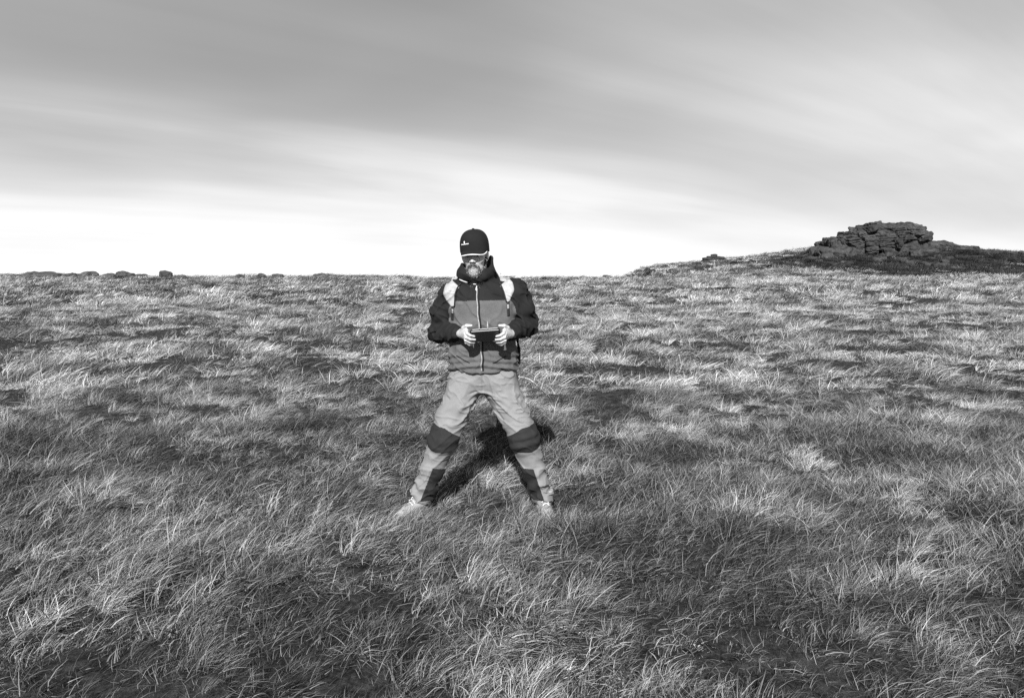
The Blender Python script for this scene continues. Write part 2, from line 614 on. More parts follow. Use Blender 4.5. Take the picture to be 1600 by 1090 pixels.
# heather on the hill
hea_p = [tuft('heather_a%d' % k, 160, 0.50, 0.12, 0.34, 0.026, 2, 0.25, 0.9, 1.0, M['heather'], 320 + k, droop=0.1) for k in range(4)]
hx, hy = field(46, 100, 2.6, 6)
hk = (rng.random(len(hx)) < heath_mask(hx, hy) + 0.04) & (hx > 8)
hx, hy = hx[hk], hy[hk]
hn = len(hx)
scatter('heather', hea_p, np.stack([hx, hy, terrain(hx, hy) - 0.02], -1), rng.random(hn) * 6.28, rng.normal(0, 0.1, (hn, 2)),
        0.7 + 0.7 * rng.random(hn), rng.integers(0, 4, hn), np.clip(rng.normal(0.5, 0.25, hn), 0, 1),
        'dark heather covering the hill below the rock outcrop', 'heather')
gx, gy = field(58, 100, 1.3, 6)
gk = (rng.random(len(gx)) > heath_mask(gx, gy) * 0.93) & (gx > 5)
gx, gy = gx[gk], gy[gk]
gn = len(gx)
scatter('moor_grass', far_p, np.stack([gx, gy, terrain(gx, gy)], -1), 0.3 + rng.normal(0, 0.5, gn), rng.normal(0, 0.1, (gn, 2)),
        0.8 + 0.5 * rng.random(gn), rng.integers(0, 5, gn), tint_at(gx, gy), 'thin grass along the hilltop ridge', 'grass')

# ------------------------------------------------------------------ rocks
def rock_material(name, base):
    m = bpy.data.materials.new(name)
    m.use_nodes = True
    t = NT(m.node_tree)
    p = m.node_tree.nodes['Principled BSDF']
    c = t.n('ShaderNodeTexCoord')
    oi = t.n('ShaderNodeObjectInfo')
    add = t.n('ShaderNodeVectorMath', operation='ADD')
    t.l(c.outputs['Object'], add.inputs[0])
    t.l(oi.outputs['Location'], add.inputs[1])
    big = t.noise(add.outputs[0], 1.6, 6, 0.65)
    fin = t.noise(add.outputs[0], 9.0, 5, 0.7)
    v = t.math('MULTIPLY', t.ramp(big, [(0.3, 0.40), (0.52, 1.0), (0.75, 1.6)]), t.ramp(fin, [(0.25, 0.55), (0.75, 1.4)]))
    v = t.math('MULTIPLY', v, base)
    v = t.math('MULTIPLY', v, t.math('ADD', 0.75, t.math('MULTIPLY', oi.outputs['Random'], 0.5)))
    t.l(v, p.inputs['Base Color'])
    p.inputs['Roughness'].default_value = 0.95
    p.inputs['Specular IOR Level'].default_value = 0.15
    b = t.n('ShaderNodeBump')
    b.inputs['Strength'].default_value = 1.0
    b.inputs['Distance'].default_value = 0.12
    t.l(t.noise(add.outputs[0], 5.0, 6, 0.7), b.inputs['Height'])
    t.l(b.outputs[0], p.inputs['Normal'])
    return m


M['granite'] = rock_material('weathered_granite', 0.058)
M['boulder'] = rock_material('dark_boulder', 0.08)

_bm = bmesh.new()
bmesh.ops.create_cube(_bm, size=2.0)
bmesh.ops.subdivide_edges(_bm, edges=_bm.edges[:], cuts=10, use_grid_fill=True)
_bm.verts.ensure_lookup_table()
CUBE_V = np.array([v.co[:] for v in _bm.verts], np.float32)
CUBE_F = np.array([[v.index for v in f_.verts] for f_ in _bm.faces], np.int32)
_bm.free()


def rock(name, size, loc, rot, seed, parent=None, power=4.0, rough=0.12, mat='granite', strata=0.0, shear=0.0):
    """an angular, weathered block: rounded cuboid pushed about by noise, with bedding cracks"""
    q = CUBE_V.copy()
    nrm = (np.abs(q) ** power).sum(1) ** (1 / power)
    q = q / nrm[:, None]
    s = np.array(size, np.float32) * 0.5
    w = q * s
    mean = float(np.cbrt(s.prod()))
    P = w / mean * 0.9 + seed * 3.17
    dsp = fbm(P, 3, 0.55) - 0.9 * np.abs(fbm(P * 1.7 + 9, 3, 0.6)) + 0.35
    dir_ = q / np.linalg.norm(q, axis=1)[:, None]
    w = w + dir_ * (dsp * rough * mean)[:, None]
    if strata:
        k = w[:, 2] / (s[2] * 2) * 3 + 0.5 * vnoise(P * 0.6 + 5)
        g = np.abs((k % 1) - 0.5) * 2
        w[:, :2] *= (1 - strata * (g > 0.72) * 0.7)[:, None]
    if shear:
        w[:, 0] += shear * w[:, 2]
    o = mesh_obj(name, w, CUBE_F, M[mat], parent, smooth=False)
    o.location = loc
    o.rotation_euler = rot
    return o


F_ = 1200.0
PITCH = R(6.18)


def at(px, py, Y):
    """where something seen there stands when it is Y metres away"""
    u = (px - 800) / F_
    v = (545 - py) / F_
    k = Y / (math.cos(PITCH) + v * math.sin(PITCH))
    return u * k, Y, 1.6 + (-math.sin(PITCH) + v * math.cos(PITCH)) * k


def gz(x, y):
    return float(terrain(np.array([x]), np.array([y]))[0])


# --- the tor: beds of granite blocks on the hill
TY = 67.5
tx0, _, tz0 = at(1385, 408, TY)
tor = empty('rock_outcrop', (tx0, TY, gz(tx0, TY)))
tag(tor, 'big layered granite outcrop on the hilltop with an overhanging ledge', 'rock outcrop')
m2 = TY / F_
beds = [  # left px, right px, top px, bottom px, rows back
    (1284, 1464, 389, 412, 3), (1303, 1450, 377, 392, 3), (1318, 1440, 369, 380, 3), (1334, 1448, 362, 373, 2),
    (1350, 1437, 355, 365, 2), (1360, 1426, 350, 357, 2)]
g = np.random.default_rng(5)
for bi, (l, r, tpx, bpx, rows) in enumerate(beds):
    zt = at(0, tpx, TY)[2]
    zb = at(0, bpx, TY)[2]
    for row in range(rows):
        x = at(l, 0, TY)[0] + 0.15 * row
        xe = at(r, 0, TY)[0]
        while x < xe - 0.3:
            w = min(g.choice([0.6, 0.9, 1.4, 2.2, 3.2]) * g.uniform(0.8, 1.2), xe - x)
            if xe - x - w < 0.5:
                w = xe - x
            yb = TY - 1.9 + bi * 0.16 + row * 1.7 + g.uniform(-0.7, 0.4)
            hgt = (zt - zb) * g.choice([0.8, 1.0, 1.3, 2.0]) * g.uniform(0.9, 1.15)
            rock('granite_block', (w * 1.10, 2.1, hgt * 1.15),
                 (x + w / 2 - tx0, yb - TY, zt - hgt * 0.5 + g.uniform(-0.14, 0.05) + 0.22 * float(vnoise(np.array([[x * 0.55, row * 3.1, 0.5]]))[0]) - tor.location.z),
                 (g.normal(0, 0.06), -0.06 + g.normal(0, 0.06), g.normal(0, 0.2)), g.random() * 50, tor,
                 power=g.uniform(3.5, 7), rough=g.uniform(0.18, 0.36), strata=g.choice([0.0, 0.08, 0.16]))
            x += w
for px, py, sx, sy, sz in ((1372, 350.5, 0.55, 0.5, 0.55), (1411, 351.5, 1.5, 1.4, 0.42), (1441, 370.5, 1.15, 1.5, 0.34),
                           (1433, 359, 0.9, 1.2, 0.5), (1346, 363, 1.3, 1.2, 0.5), (1329, 371, 1.4, 1.3, 0.45),
                           (1318, 376, 1.5, 1.4, 0.5), (1390, 353, 1.2, 1.2, 0.4)):
    X, Y, Z = at(px, py, TY - 0.3)
    rock('granite_block', (sx, sy, sz), (X - tx0, -0.3, Z - tor.location.z), (0, -0.08, g.normal(0, 0.3)), g.random() * 50, tor,
         power=4.5, rough=0.22, strata=0.08)

for k in range(16):      # weathered lumps along the top
    u = g.random()
    px = 1318 + 118 * u
    py = np.interp(px, [1310, 1330, 1350, 1368, 1380, 1410, 1425, 1438], [379, 370, 360, 352, 352, 350, 352, 359])
    X, Y, Z = at(px, py + 1.5, TY - 0.2)
    sz_ = g.uniform(0.3, 0.6)
    rock('granite_block', (sz_ * g.uniform(1.2, 2.4), sz_ * 1.5, sz_ * 0.8), (X - tx0, g.uniform(-0.9, 0.6), Z - tor.location.z),
         (0, g.normal(-0.05, 0.15), g.uniform(0, 3)), g.random() * 50, tor, power=3.2, rough=0.35)
# --- the lower ledge to the right of the tor
lx, _, _ = at(1500, 400, 69)
ledge = empty('rock_ledge', (lx, 69.0, gz(lx, 69.0)))
tag(ledge, 'long low rock ledge trailing off beside the big granite outcrop', 'rock ledge')
for px, py, sx, sz in ((1454, 389, 1.9, 1.1), (1470, 386.5, 2.2, 1.1), (1486, 391, 1.9, 1.0), (1505, 393, 2.0, 0.9), (1512, 389, 0.7, 0.5),
                       (1526, 396, 2.2, 0.8), (1548, 398, 2.6, 0.8), (1575, 400, 2.8, 0.8), (1462, 398, 2.5, 1.0), (1495, 402, 2.6, 1.0),
                       (1604, 401, 2.4, 0.8)):
    X, Y, Z = at(px, py, 69.0)
    rock('granite_block', (sx, 1.8, sz), (X - lx, g.uniform(-0.4, 0.4), Z - ledge.location.z), (0, 0.08 + g.normal(0, 0.04), g.normal(0, 0.15)),
         g.random() * 50, ledge, power=5, rough=0.2, strata=0.1)

# --- the small stack of slabs on the ridge
SY = 70.5
sx0, _, _ = at(1113, 411, SY)
stack = empty('slab_stack', (sx0, SY, gz(sx0, SY)))
tag(stack, 'small stack of flat granite slabs on the ridge left of the outcrop', 'rock stack')
for px, py, wpx, hpx, ry in ((1110, 411, 30, 5.0, 0.0), (1107, 408.2, 20, 4.0, -0.02), (1121, 407.3, 20, 4.2, 0.03),
                             (1110, 404.4, 22, 3.2, 0.02), (1118, 402.5, 26, 3.6, 0.05), (1116, 399.2, 10, 3.6, -0.03)):
    X, Y, Z = at(px, py, SY)
    k = SY / F_
    rock('granite_slab', (wpx * k, 1.0, hpx * k * 1.15), (X - sx0, g.uniform(-0.1, 0.1), Z - stack.location.z), (0, ry, g.normal(0, 0.1)),
         g.random() * 50, stack, power=6, rough=0.12)

# --- boulders along the crest
crest = [  # px, py (top), width px, height px, metres away, power, label
    (72, 427.5, 60, 9, 44.5, 3.5, 'long dark low rock hump at the crest, far from the person'),
    (112, 427, 26, 6, 45.0, 3.0, 'low rounded boulder beside the long rock hump'),
    (141, 426.0, 22, 8, 44.0, 3.5, 'pointed wedge-shaped boulder on the crest'),
    (172, 428.0, 20, 6, 44.5, 3.0, 'low boulder between the wedge boulder and the flat-topped boulder'),
    (196, 426.0, 23, 7, 43.5, 6.0, 'flat-topped slab boulder on the crest'),
    (221, 428.5, 20, 6, 44.5, 3.0, 'low sunken boulder against the flat-topped slab'),
    (259, 424.5, 19, 9, 44.0, 2.6, 'tallest domed boulder on the crest'),
    (283, 429.5, 14, 5, 45.0, 2.6, 'little sunken boulder beside the tallest domed one'),
    (375, 429.0, 15, 7, 44.5, 2.6, 'single rounded boulder on the bare stretch of crest'),
    (408, 427.5, 12, 8, 44.5, 3.0, 'upright knobbly boulder of a close pair'),
    (433, 429.0, 15, 7, 44.5, 4.0, 'squarish boulder of a close pair'),
    (469, 431.0, 13, 5, 44.5, 2.6, 'little domed boulder between the close pair and the broad mound'),
    (505, 428.0, 27, 7, 44.5, 2.6, 'broad whaleback boulder on the crest'),
    (948, 429.0, 12, 5, 44.0, 2.8, 'small boulder on the crest right of the person'),
    (1055, 412.0, 12, 6, 71.0, 4.0, 'sharp little boulder on the ridge below the slab stack'),
    (1069, 411.5, 10, 5, 71.0, 3.0, 'rounded little boulder on the ridge below the slab stack')]
for px, py, w, h, Y, pw, lab in crest:
    k = Y / F_
    X, _, Zt = at(px, py, Y)
    base = gz(X, Y) - 0.12
    hh = max(Zt - base, h * k)
    o = rock('boulder', (w * k * 1.08, w * k * 0.9, hh * 1.08), (X, Y, Zt - hh / 2), (0, g.normal(0, 0.05), g.normal(0, 0.3)),
             g.random() * 50, power=pw, rough=0.26, mat='boulder')
    tag(o, lab, 'boulder', 'boulders along the crest')

for k in range(28):
    while True:
        px = g.normal(1385, 75)
        Y = g.uniform(57, 66.5)
        X = (px - 800) / F_ * Y
        if heath_mask(np.array([X], np.float32), np.array([Y], np.float32))[0] > 0.25 and px < 1590:
            break
    s = g.uniform(0.28, 0.75)
    o = rock('stone', (s * g.uniform(1.0, 1.7), s, s * g.uniform(0.5, 0.8)), (X, Y, gz(X, Y) + s * 0.12), (g.normal(0, 0.15), g.normal(0, 0.15), g.uniform(0, 3)),
             g.random() * 50, power=3.5, rough=0.2, mat='granite')
    tag(o, 'loose grey stone lying in the dark heather below the outcrop', 'stone', 'loose stones in the heather')


# ------------------------------------------------------------------ implicit surfaces for the person
def rcone(P, a, b, ra, rb):
    """capsule from a to b whose radius runs from ra to rb"""
    a = np.asarray(a, np.float32); b = np.asarray(b, np.float32)
    ba = b - a
    h = np.clip(((P - a) @ ba) / float(ba @ ba), 0, 1)
    return np.linalg.norm(P - a - h[:, None] * ba, axis=1) - (ra + (rb - ra) * h)


def ell(P, c, r):
    r = np.asarray(r, np.float32)
    q = (P - np.asarray(c, np.float32)) / r
    k0 = np.linalg.norm(q, axis=1)
    k1 = np.linalg.norm(q / r, axis=1)
    return k0 * (k0 - 1) / np.maximum(k1, 1e-6)


def rbox(P, c, h, r):
    q = np.abs(P - np.asarray(c, np.float32)) - (np.asarray(h, np.float32) - r)
    return np.linalg.norm(np.maximum(q, 0), axis=1) + np.minimum(q.max(1), 0) - r


def smin(a, b, k):
    h = np.clip(0.5 + 0.5 * (b - a) / k, 0, 1)
    return b + (a - b) * h - k * h * (1 - h)


def ssub(a, b, k):           # a with b cut out, softly
    return -smin(-a, b, k)


def loft(P, secs, power=2.4):
    """upright body of super-elliptic sections (z, cx, cy, rx, ry)"""
    s = np.array(secs, np.float32)
    z = np.clip(P[:, 2], s[0, 0], s[-1, 0])
    cx, cy, rx, ry = (np.interp(z, s[:, 0], s[:, k]) for k in (1, 2, 3, 4))
    q = (np.abs((P[:, 0] - cx) / rx) ** power + np.abs((P[:, 1] - cy) / ry) ** power) ** (1 / power)
    d = (q - 1) * np.minimum(rx, ry)
    return np.maximum(d, np.maximum(s[0, 0] - P[:, 2], P[:, 2] - s[-1, 0]))


def surface(fn, lo, hi, h):
    """surface nets over a narrow band of the implicit function"""
    lo = np.array(lo, np.float32); hi = np.array(hi, np.float32)
    B = 8
    nb = np.ceil((hi - lo) / (h * B)).astype(int) + 1
    n = nb * B
    ci = np.stack(np.meshgrid(*[np.arange(k) for k in nb], indexing='ij'), -1).reshape(-1, 3)
    cc = lo + (ci * B + (B - 1) / 2) * h
    dc = np.concatenate([fn(cc[k:k + 200000].astype(np.float32)) for k in range(0, len(cc), 200000)])
    val = np.repeat(np.repeat(np.repeat(np.where(dc > 0, 1.0, -1.0).astype(np.float32).reshape(nb), B, 0), B, 1), B, 2)
    act = ci[np.abs(dc) < h * B * 1.35]
    off = np.stack(np.meshgrid(*[np.arange(B)] * 3, indexing='ij'), -1).reshape(-1, 3)
    for k in range(0, len(act), 1200):
        idx = (act[k:k + 1200, None, :] * B + off[None]).reshape(-1, 3)
        val[idx[:, 0], idx[:, 1], idx[:, 2]] = fn((lo + idx * h).astype(np.float32))
    s = val < 0
    def sl(d): return s[d[0]:n[0] - 1 + d[0], d[1]:n[1] - 1 + d[1], d[2]:n[2] - 1 + d[2]]
    cor = [(a, b, c) for a in (0, 1) for b in (0, 1) for c in (0, 1)]
    anyv = np.zeros(tuple(n - 1), bool); allv = np.ones(tuple(n - 1), bool)
    for d in cor:
        anyv |= sl(d); allv &= sl(d)
    cell = np.argwhere(anyv & ~allv)
    vid = np.full(tuple(n - 1), -1, np.int32)
    vid[cell[:, 0], cell[:, 1], cell[:, 2]] = np.arange(len(cell))
    cv = np.stack([val[cell[:, 0] + d[0], cell[:, 1] + d[1], cell[:, 2] + d[2]] for d in cor], -1)
    acc = np.zeros((len(cell), 3)); cnt = np.zeros(len(cell))
    for a in range(8):
        for b in range(a + 1, 8):
            ca, cb = np.array(cor[a]), np.array(cor[b])
            if np.abs(ca - cb).sum() != 1:
                continue
            va, vb = cv[:, a], cv[:, b]
            k = (va < 0) != (vb < 0)
            t = np.where(k, va / np.where(k, va - vb, 1), 0)
            acc += np.where(k[:, None], ca + (cb - ca) * t[:, None], 0)
            cnt += k
    V = lo + (cell + acc / np.maximum(cnt, 1)[:, None]) * h
    F = []
    for ax in range(3):
        e = [0, 0, 0]; e[ax] = 1
        a = s[:n[0] - e[0], :n[1] - e[1], :n[2] - e[2]]
        b = s[e[0]:, e[1]:, e[2]:]
        g_ = np.argwhere(a != b)
        u, v = [(1, 2), (2, 0), (0, 1)][ax]
        g_ = g_[(g_[:, u] > 0) & (g_[:, v] > 0) & (g_[:, 0] < n[0] - 1) & (g_[:, 1] < n[1] - 1) & (g_[:, 2] < n[2] - 1)]
        flip = a[g_[:, 0], g_[:, 1], g_[:, 2]]
        def q(du, dv):
            w = g_.copy(); w[:, u] -= du; w[:, v] -= dv
            return vid[w[:, 0], w[:, 1], w[:, 2]]
        qd = np.stack([q(1, 1), q(0, 1), q(0, 0), q(1, 0)], -1)
        qd[~flip] = qd[~flip][:, ::-1]
        F.append(qd)
    F = np.concatenate(F)
    return V.astype(np.float32), F[(F >= 0).all(1)]


def relax(V, F, it=2, k=0.5):
    for _ in range(it):
        s = np.zeros_like(V); c = np.zeros(len(V), np.float32)
        for a, b in ((0, 1), (1, 2), (2, 3), (3, 0)):
            np.add.at(s, F[:, a], V[F[:, b]]); np.add.at(c, F[:, a], 1)
            np.add.at(s, F[:, b], V[F[:, a]]); np.add.at(c, F[:, b], 1)
        V = V * (1 - k) + s / np.maximum(c, 1)[:, None] * k
    return V


def implicit(name, fn, lo, hi, h, mats, parent, lab=None, it=1):
    V, F = surface(fn, lo, hi, h)
    V = relax(V, F, it, 0.4)
    fm = None
    if lab is not None:
        fm = lab(V[F].mean(1).astype(np.float32))
    return mesh_obj(name, V, F, mats, parent, True, fm)


def front(fn, x, z, y0=-0.6):
    """first hit of the surface coming from the front"""
    x = np.atleast_1d(np.asarray(x, np.float32)); z = np.atleast_1d(np.asarray(z, np.float32))
    y = np.full_like(x, y0)
    for _ in range(60):
        d = fn(np.stack([x, y, z], -1))
        y = y + np.clip(d, -0.02, 0.05) * 0.7
    return y


def tube(name, pts, rad, mat, parent, seg=8, closed=False):
    pts = np.array(pts, np.float32)
    n = len(pts)
    rad = np.broadcast_to(np.asarray(rad, np.float32), (n,))
    V = []
    for k in range(n):
        a = pts[(k - 1) % n if closed else max(k - 1, 0)]
        b = pts[(k + 1) % n if closed else min(k + 1, n - 1)]
        d = (b - a) / max(np.linalg.norm(b - a), 1e-6)
        up = np.array([0, 0, 1.0]) if abs(d[2]) < 0.9 else np.array([0, 1.0, 0])
        s = np.cross(d, up); s /= np.linalg.norm(s)
        u = np.cross(s, d)
        for j in range(seg):
            t_ = 2 * math.pi * j / seg
            V.append(pts[k] + (s * math.cos(t_) + u * math.sin(t_)) * rad[k])
    F = []
    for k in range(n if closed else n - 1):
        for j in range(seg):
            a0 = k * seg + j; a1 = k * seg + (j + 1) % seg
            b0 = ((k + 1) % n) * seg + j; b1 = ((k + 1) % n) * seg + (j + 1) % seg
            F.append((a0, a1, b1, b0))
    if not closed:
        F.append(tuple(range(seg))[::-1]); F.append(tuple(range((n - 1) * seg, n * seg)))
    return mesh_obj(name, V, F, mat, parent)


def ribbon(name, fn, path, widths, thick, mat, parent, off=0.002, n=40, across=6, y0=-0.6):
    """a band laid on a surface: path of (x, z), its y found on the surface"""
    path = np.array(path, np.float32)
    tt = np.linspace(0, len(path) - 1, n)
    kk = np.arange(len(path))
    X = np.interp(tt, kk, path[:, 0]); Z = np.interp(tt, kk, path[:, 1])
    for _ in range(3):
        X[1:-1] = (X[:-2] + 2 * X[1:-1] + X[2:]) / 4; Z[1:-1] = (Z[:-2] + 2 * Z[1:-1] + Z[2:]) / 4
    Wd = np.interp(tt, kk, widths)
    dx = np.gradient(X); dz = np.gradient(Z)
    l = np.hypot(dx, dz); nxn, nzn = -dz / l, dx / l
    top, bot = [], []
    for a in np.linspace(-0.5, 0.5, across):
        x = X + nxn * Wd * a; z = Z + nzn * Wd * a
        y = front(fn, x, z, y0)
        edge = 1 - (2 * abs(a)) ** 4
        top.append(np.stack([x, y - off - thick * (0.35 + 0.65 * edge), z], -1))
        bot.append(np.stack([x, y + 0.008, z], -1))
    top = np.stack(top, 1); bot = np.stack(bot, 1)          # n, across, 3
    V = np.concatenate([top.reshape(-1, 3), bot.reshape(-1, 3)])
    F = []
    o = n * across
    for a in range(n - 1):
        for b_ in range(across - 1):
            i0 = a * across + b_
            F.append((i0, i0 + across, i0 + across + 1, i0 + 1))
            F.append((o + i0, o + i0 + 1, o + i0 + across + 1, o + i0 + across))
        i0 = a * across
        F.append((i0, o + i0, o + i0 + across, i0 + across))
        i0 = a * across + across - 1
        F.append((i0, i0 + across, o + i0 + across, o + i0))
    for b_ in range(across - 1):
        F.append((b_, b_ + 1, o + b_ + 1, o + b_))
        i0 = (n - 1) * across + b_
        F.append((i0, o + i0, o + i0 + 1, i0 + 1))
    return mesh_obj(name, V, F, mat, parent)


def crease(P, a, b, r):
    """distance to a fold line, for cutting or raising soft creases"""
    return np.exp(-(np.maximum(rcone(P, a, b, 0, 0), 0) / r) ** 2)


# ------------------------------------------------------------------ the person
gzp = gz(PX, PY) + 0.043
person = empty('person', (PX, PY, gzp))
tag(person, 'bearded person in cap and dark jacket standing legs apart, holding a controller', 'person')

# head frame
HO = np.array([-0.050, -0.045, 1.672], np.float32)


def rotm(ax, a):
    c_, s_ = math.cos(R(a)), math.sin(R(a))
    return np.array({'x': [[1, 0, 0], [0, c_, -s_], [0, s_, c_]], 'y': [[c_, 0, s_], [0, 1, 0], [-s_, 0, c_]],
                     'z': [[c_, -s_, 0], [s_, c_, 0], [0, 0, 1]]}[ax], np.float32)


RH = rotm('z', -7) @ rotm('y', -3.5) @ rotm('x', 5)


def to_head(P): return (P - HO) @ RH
def from_head(Q): return np.asarray(Q, np.float32) @ RH.T + HO


def head_sdf(Q):
    S = np.abs(Q) * np.array([1, 0, 0], np.float32) + Q * np.array([0, 1, 1], np.float32)   # mirrored
    d = ell(Q, (0, 0.012, 0.035), (0.077, 0.099, 0.092))
    d = smin(d, ell(Q, (0, -0.032, -0.03), (0.062, 0.070, 0.085)), 0.025)
    d = smin(d, ell(Q, (0, -0.042, -0.085), (0.051, 0.052, 0.040)), 0.02)
    d = smin(d, ell(Q, (0, -0.088, -0.112), (0.024, 0.018, 0.016)), 0.02)
    d = smin(d, ell(S, (0.042, -0.070, -0.028), (0.026, 0.026, 0.022)), 0.02)
    d = smin(d, rcone(S, (0.010, -0.098, 0.019), (0.046, -0.082, 0.021), 0.010, 0.009), 0.012)
    d = ssub(d, ell(S, (0.033, -0.108, 0.0), (0.019, 0.020, 0.013)), 0.012)
    d = smin(d, ell(S, (0.033, -0.083, -0.001), (0.0135, 0.0135, 0.0135)), 0.003)
    d = smin(d, rcone(Q, (0, -0.094, 0.012), (0, -0.119, -0.031), 0.008, 0.0115), 0.010)
    d = smin(d, ell(S, (0.012, -0.107, -0.035), (0.009, 0.012, 0.008)), 0.006)
    d = smin(d, rcone(S, (0, -0.104, -0.061), (0.019, -0.098, -0.064), 0.0055, 0.003), 0.005)
    d = smin(d, rcone(S, (0, -0.103, -0.073), (0.016, -0.097, -0.071), 0.006, 0.003), 0.005)
    d = ssub(d, rcone(S, (0, -0.112, -0.067), (0.024, -0.102, -0.067), 0.003, 0.002), 0.004)
    d = smin(d, ell(S, (0.079, 0.012, -0.008), (0.010, 0.022, 0.032)), 0.008)
    return d


def where_near(fn, P, mask, *a):
    out = np.full(len(P), 0.25, np.float32)
    if mask.any():
        out[mask] = fn(P[mask], *a)
    return out


def hand_sdf(P, mirror):
    """right hand; the left one is its mirror image across the controller"""
    if mirror:
        P = P * np.array([-1, 1, 1], np.float32) + np.array([0.048, 0, 0], np.float32)
    w = (-0.128, -0.205, 1.178)
    mcp = [(-0.092, -0.292, 1.206), (-0.099, -0.296, 1.188), (-0.100, -0.288, 1.169), (-0.098, -0.276, 1.153)]
    d = rcone(P, (-0.145, -0.160, 1.180), w, 0.030, 0.025)
    for m, r in zip(mcp, (0.0135, 0.0135, 0.0125, 0.0115)):
        d = smin(d, rcone(P, w, m, 0.020, r), 0.012)
    chains = [  # PIP, DIP, tip
        ((-0.088, -0.327, 1.192), (-0.066, -0.324, 1.178), (-0.044, -0.312, 1.172)),
        ((-0.094, -0.325, 1.167), (-0.068, -0.316, 1.154), (-0.040, -0.298, 1.150)),
        ((-0.097, -0.312, 1.147), (-0.073, -0.300, 1.133), (-0.046, -0.278, 1.130)),
        ((-0.096, -0.298, 1.132), (-0.076, -0.283, 1.117), (-0.056, -0.264, 1.117))]
    rad = (0.0092, 0.0094, 0.0088, 0.0078)
    for m, ch, r in zip(mcp, chains, rad):
        f_ = rcone(P, m, ch[0], r * 1.18, r * 1.08)
        f_ = smin(f_, rcone(P, ch[0], ch[1], r * 1.08, r * 0.95), 0.003)
        f_ = smin(f_, rcone(P, ch[1], ch[2], r * 0.95, r * 0.82), 0.003)
        d = smin(d, f_, 0.004)
    th = rcone(P, (-0.122, -0.225, 1.192), (-0.112, -0.262, 1.222), 0.019, 0.0135)
    th = smin(th, rcone(P, (-0.112, -0.262, 1.222), (-0.092, -0.290, 1.236), 0.0125, 0.0105), 0.004)
    th = smin(th, rcone(P, (-0.092, -0.290, 1.236), (-0.062, -0.300, 1.237), 0.0105, 0.0085), 0.004)
    return smin(d, th, 0.008)


SH_L, EL_L, WR_L = (-0.205, 0.015, 1.415), (-0.290, 0.070, 1.170), (-0.128, -0.205, 1.178)
SH_R, EL_R, WR_R = (0.205, 0.015, 1.425), (0.276, 0.065, 1.215), (0.176, -0.205, 1.178)
HIP_L, KN_L, AN_L = (-0.105, 0.010, 0.850), (-0.264, -0.055, 0.472), (-0.430, 0.020, 0.030)
HIP_R, KN_R, AN_R = (0.100, 0.010, 0.850), (0.268, -0.055, 0.476), (0.397, 0.020, 0.030)


def body_sdf(P):
    d = where_near(lambda q: head_sdf(to_head(q)), P, P[:, 2] > 1.42)
    nk = rcone(P, from_head((0, 0.025, -0.06)), (-0.025, 0.035, 1.46), 0.058, 0.066)
    d = smin(d, nk, 0.02)
    d = smin(d, loft(P, [(0.80, 0, 0.01, 0.16, 0.10), (0.92, 0, 0.01, 0.175, 0.115), (1.08, 0, 0, 0.165, 0.115), (1.25, -0.005, 0, 0.175, 0.11),
                         (1.38, -0.01, 0.005, 0.175, 0.10), (1.46, -0.02, 0.015, 0.11, 0.075), (1.50, -0.022, 0.02, 0.07, 0.06)]), 0.03)
    for s_, e, w in ((SH_L, EL_L, WR_L), (SH_R, EL_R, WR_R)):
        d = smin(d, rcone(P, s_, e, 0.058, 0.044), 0.02)
        d = smin(d, rcone(P, e, w, 0.044, 0.026), 0.01)
    def leg_sdf(q, h_, k_, a_):
        e = smin(rcone(q, h_, k_, 0.088, 0.056), rcone(q, k_, a_, 0.054, 0.034), 0.012)
        fx_ = -0.055 if a_[0] < 0 else 0.012
        return smin(e, rcone(q, a_, (a_[0] + fx_, a_[1] - 0.085, 0.010), 0.028, 0.020), 0.015)
    for h_, k_, a_ in ((HIP_L, KN_L, AN_L), (HIP_R, KN_R, AN_R)):
        d = smin(d, where_near(leg_sdf, P, P[:, 2] < 1.05, h_, k_, a_), 0.03)
    hz_ = (P[:, 2] > 1.05) & (P[:, 2] < 1.30) & (P[:, 1] < -0.10)
    d = smin(d, where_near(hand_sdf, P, hz_ & (P[:, 0] < 0.03), False), 0.006)
    d = smin(d, where_near(hand_sdf, P, hz_ & (P[:, 0] > 0.015), True), 0.006)
    return d


def body_lab(C):
    Q = to_head(C)
    S = np.stack([np.abs(Q[:, 0]), Q[:, 1], Q[:, 2]], -1)
    return (np.linalg.norm(S - np.array([0.033, -0.0955, -0.001], np.float32), axis=1) < 0.0085).astype(int)


implicit('body', body_sdf, (-0.52, -0.36, -0.06), (0.48, 0.16, 1.82), 0.004, [M['skin'], M['eye']], person, body_lab, 1)

# --- beard: a soft volume with thousands of short hairs on it
def beard_sdf(P):
    Q = to_head(P)
    S = np.stack([np.abs(Q[:, 0]), Q[:, 1], Q[:, 2]], -1)
    d = ell(Q, (0, -0.074, -0.108), (0.040, 0.040, 0.033))
    d = smin(d, rcone(S, (0.020, -0.092, -0.104), (0.058, -0.030, -0.085), 0.015, 0.009), 0.012)
    d = smin(d, rcone(S, (0.058, -0.030, -0.085), (0.072, 0.000, -0.025), 0.008, 0.004), 0.008)
    d = smin(d, rcone(S, (0.003, -0.111, -0.052), (0.030, -0.095, -0.068), 0.0075, 0.006), 0.006)
    d = smin(d, rcone(S, (0.030, -0.095, -0.068), (0.032, -0.090, -0.095), 0.007, 0.010), 0.008)
    d = ssub(d, rcone(S, (0, -0.114, -0.067), (0.020, -0.108, -0.067), 0.006, 0.004), 0.003)
    d = d + 0.003 * vnoise(P * 160)
    return d


